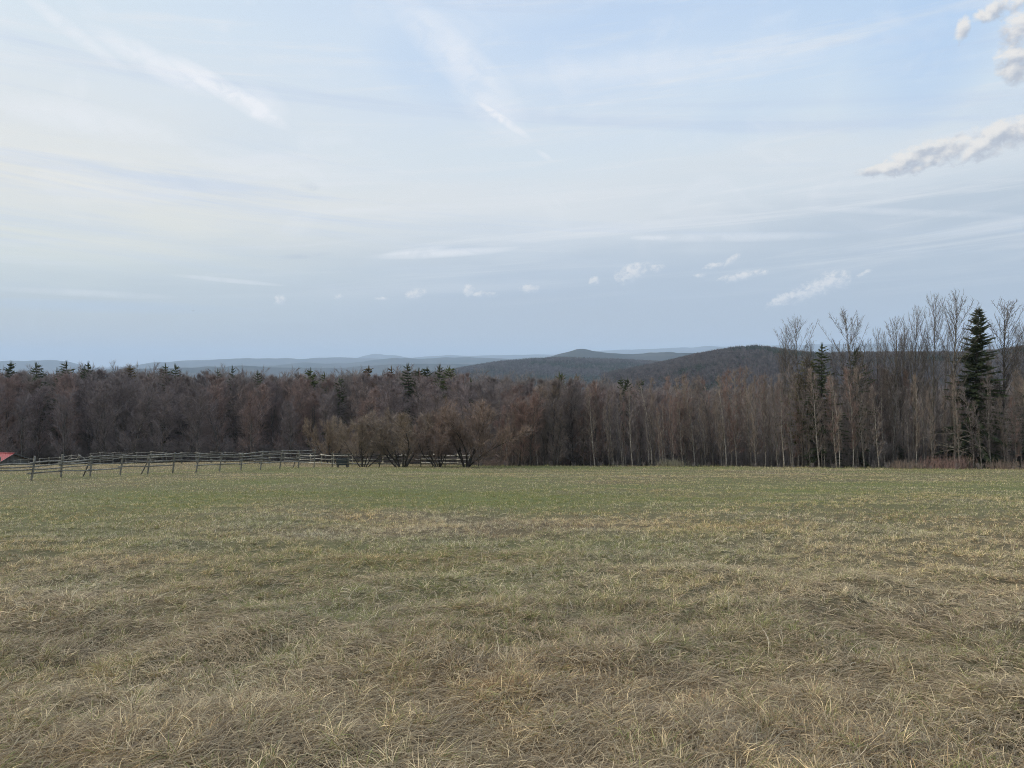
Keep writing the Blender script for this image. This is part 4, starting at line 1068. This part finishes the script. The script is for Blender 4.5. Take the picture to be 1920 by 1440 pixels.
f3 = [(640, 680), (680, 668), (700, 664), (745, 666), (770, 672), (800, 668), (840, 665), (880, 668), (930, 667), (960, 666), (1000, 664), (1040, 665), (1080, 662), (1110, 657.5), (1160, 656.5), (1200, 655.5), (1260, 652), (1330, 649.5), (1400, 651), (1470, 647), (1560, 645), (1650, 644), (1750, 646), (1850, 645), (1960, 648), (2100, 650)]
f4 = [(150, 694), (330, 690), (450, 686), (560, 690), (640, 689), (720, 684), (820, 681), (900, 683), (1000, 690)]
nx, ny, nzv = hill('hills', nearp, 1750, 1100, -64, 'near_hill_woods', 26, 300, tree_h=9.5)
mx_, my_, mz_ = hill('hills', midp, 3300, 1300, -110, 'mid_hill_woods', 45, 420, tree_h=12)
hill('hills', domep, 6000, 1600, -150, 'far_hill_woods', 60, 800)
hill('hills', f4, 7500, 1300, -150, 'far_hill_woods', 60, 900)
hill('hills', f2, 11000, 1800, -150, 'far_hill_woods', 90, 1300)
hill('hills', f1, 15000, 2000, -150, 'far_hill_woods', 110, 1800)
hill('hills', f3, 20500, 2500, -150, 'far_hill_woods', 140, 2500)

# tree cover on the two nearer hills
def tiny_tree(seed, con):
    rnd = random.Random(seed); T = MB()
    if con:
        for k in range(46):
            t = rnd.random(); a = rnd.uniform(0, 6.28); r = 2.1 * (1 - t) + .15; p = Vector((0, 0, 1.0 + t * 8.2))
            e = Vector((math.cos(a) * r, math.sin(a) * r, p.z - .5 * r)); wv = Vector((-math.sin(a), math.cos(a), rnd.uniform(-.3, .6))) * .55 * (1.1 - t)
            T.tri(p, e - wv, e + wv)
    else:
        for k in range(80):
            d = Vector((rnd.gauss(0, 1), rnd.gauss(0, 1), rnd.gauss(0, 1))).normalized(); c_ = Vector((0, 0, 5.2)) + Vector((d.x * 2.9, d.y * 2.9, d.z * 3.4)) * rnd.uniform(.4, 1)
            T.sliver(c_ - Vector((d.x, d.y, .9)) * .8, c_ + Vector((d.x, d.y, 1.2)) * .9, .42, rnd)
        T.tube([Vector((0, 0, 0)), Vector((0, 0, 7))], [.22, .08], 3)
    return T
for nm, c0, c1 in (('hill_twigs', (0.075, 0.064, 0.060), (0.165, 0.140, 0.132)), ('hill_needles', (0.022, 0.030, 0.018), (0.075, 0.088, 0.055))):
    m, b = material(nm, 1.0, 0.0); setc(m, b, mix(orand(), c0, c1))
hsrc = source([tiny_tree(i, False).mesh('hill_tree', 'hill_twigs') for i in range(4)] + [tiny_tree(10 + i, True).mesh('hill_conifer', 'hill_needles') for i in range(3)], 'hill_tree')
def hill_trees(name, hx, hy, hz, n, r0, confr, s0, label):
    nth, nrr = hx.shape; ii = nr.uniform(0, nth - 1.001, n); jj = nr.uniform(0, nrr * r0, n)
    i0 = ii.astype(int); j0 = jj.astype(int); fi = ii - i0; fj = jj - j0
    def bl(a): return (a[i0, j0] * (1 - fi) * (1 - fj) + a[i0 + 1, j0] * fi * (1 - fj) + a[i0, j0 + 1] * (1 - fi) * fj + a[i0 + 1, j0 + 1] * fi * fj)
    x, y, z = bl(hx), bl(hy), bl(hz)
    cn = fbm(x / 120, y / 120, 55, 4); isc = (nr.uniform(0, 1, n) < np.clip((cn - .5) * 5 + confr, .03, .97))
    idx = np.where(isc, nr.integers(4, 7, n), nr.integers(0, 4, n)); s = s0 * nr.uniform(.6, 1.3, n) * np.where(isc, 1.15, 1.05)
    scatter(name, np.stack([x, y, z - .3], -1), np.stack([x * 0, x * 0, nr.uniform(0, 6.28, n)], -1), np.stack([s, s, s], -1), idx, hsrc, label, 'wood')
hill_trees('hillside_wood', nx, ny, nzv, 46000, .56, .22, 1.05, 'mixed brown and dark green wood covering the nearest hill')
hill_trees('hillside_wood', mx_, my_, mz_, 34000, .56, .45, 1.5, 'pale and dark green wood on the low middle hill')

# ------------------------------------------------------------------ haze
m = bpy.data.materials.new('haze_air'); m.use_nodes = True; t_ = m.node_tree; t_.nodes.clear()
vo = t_.nodes.new('ShaderNodeVolumePrincipled'); oo = t_.nodes.new('ShaderNodeOutputMaterial'); t_.links.new(vo.outputs[0], oo.inputs['Volume'])
vo.inputs['Color'].default_value = (0.65, 0.81, 1.0, 1); vo.inputs['Density'].default_value = 7.0e-5; vo.inputs['Anisotropy'].default_value = 0.0
MATS['haze_air'] = m
T = MB(); T.box((-34000, -34000, -260), (34000, 34000, 560))
o = link('haze', T.mesh('haze', 'haze_air')); tag(o, 'thin blue haze in the air over the valley', 'haze', kind='stuff')
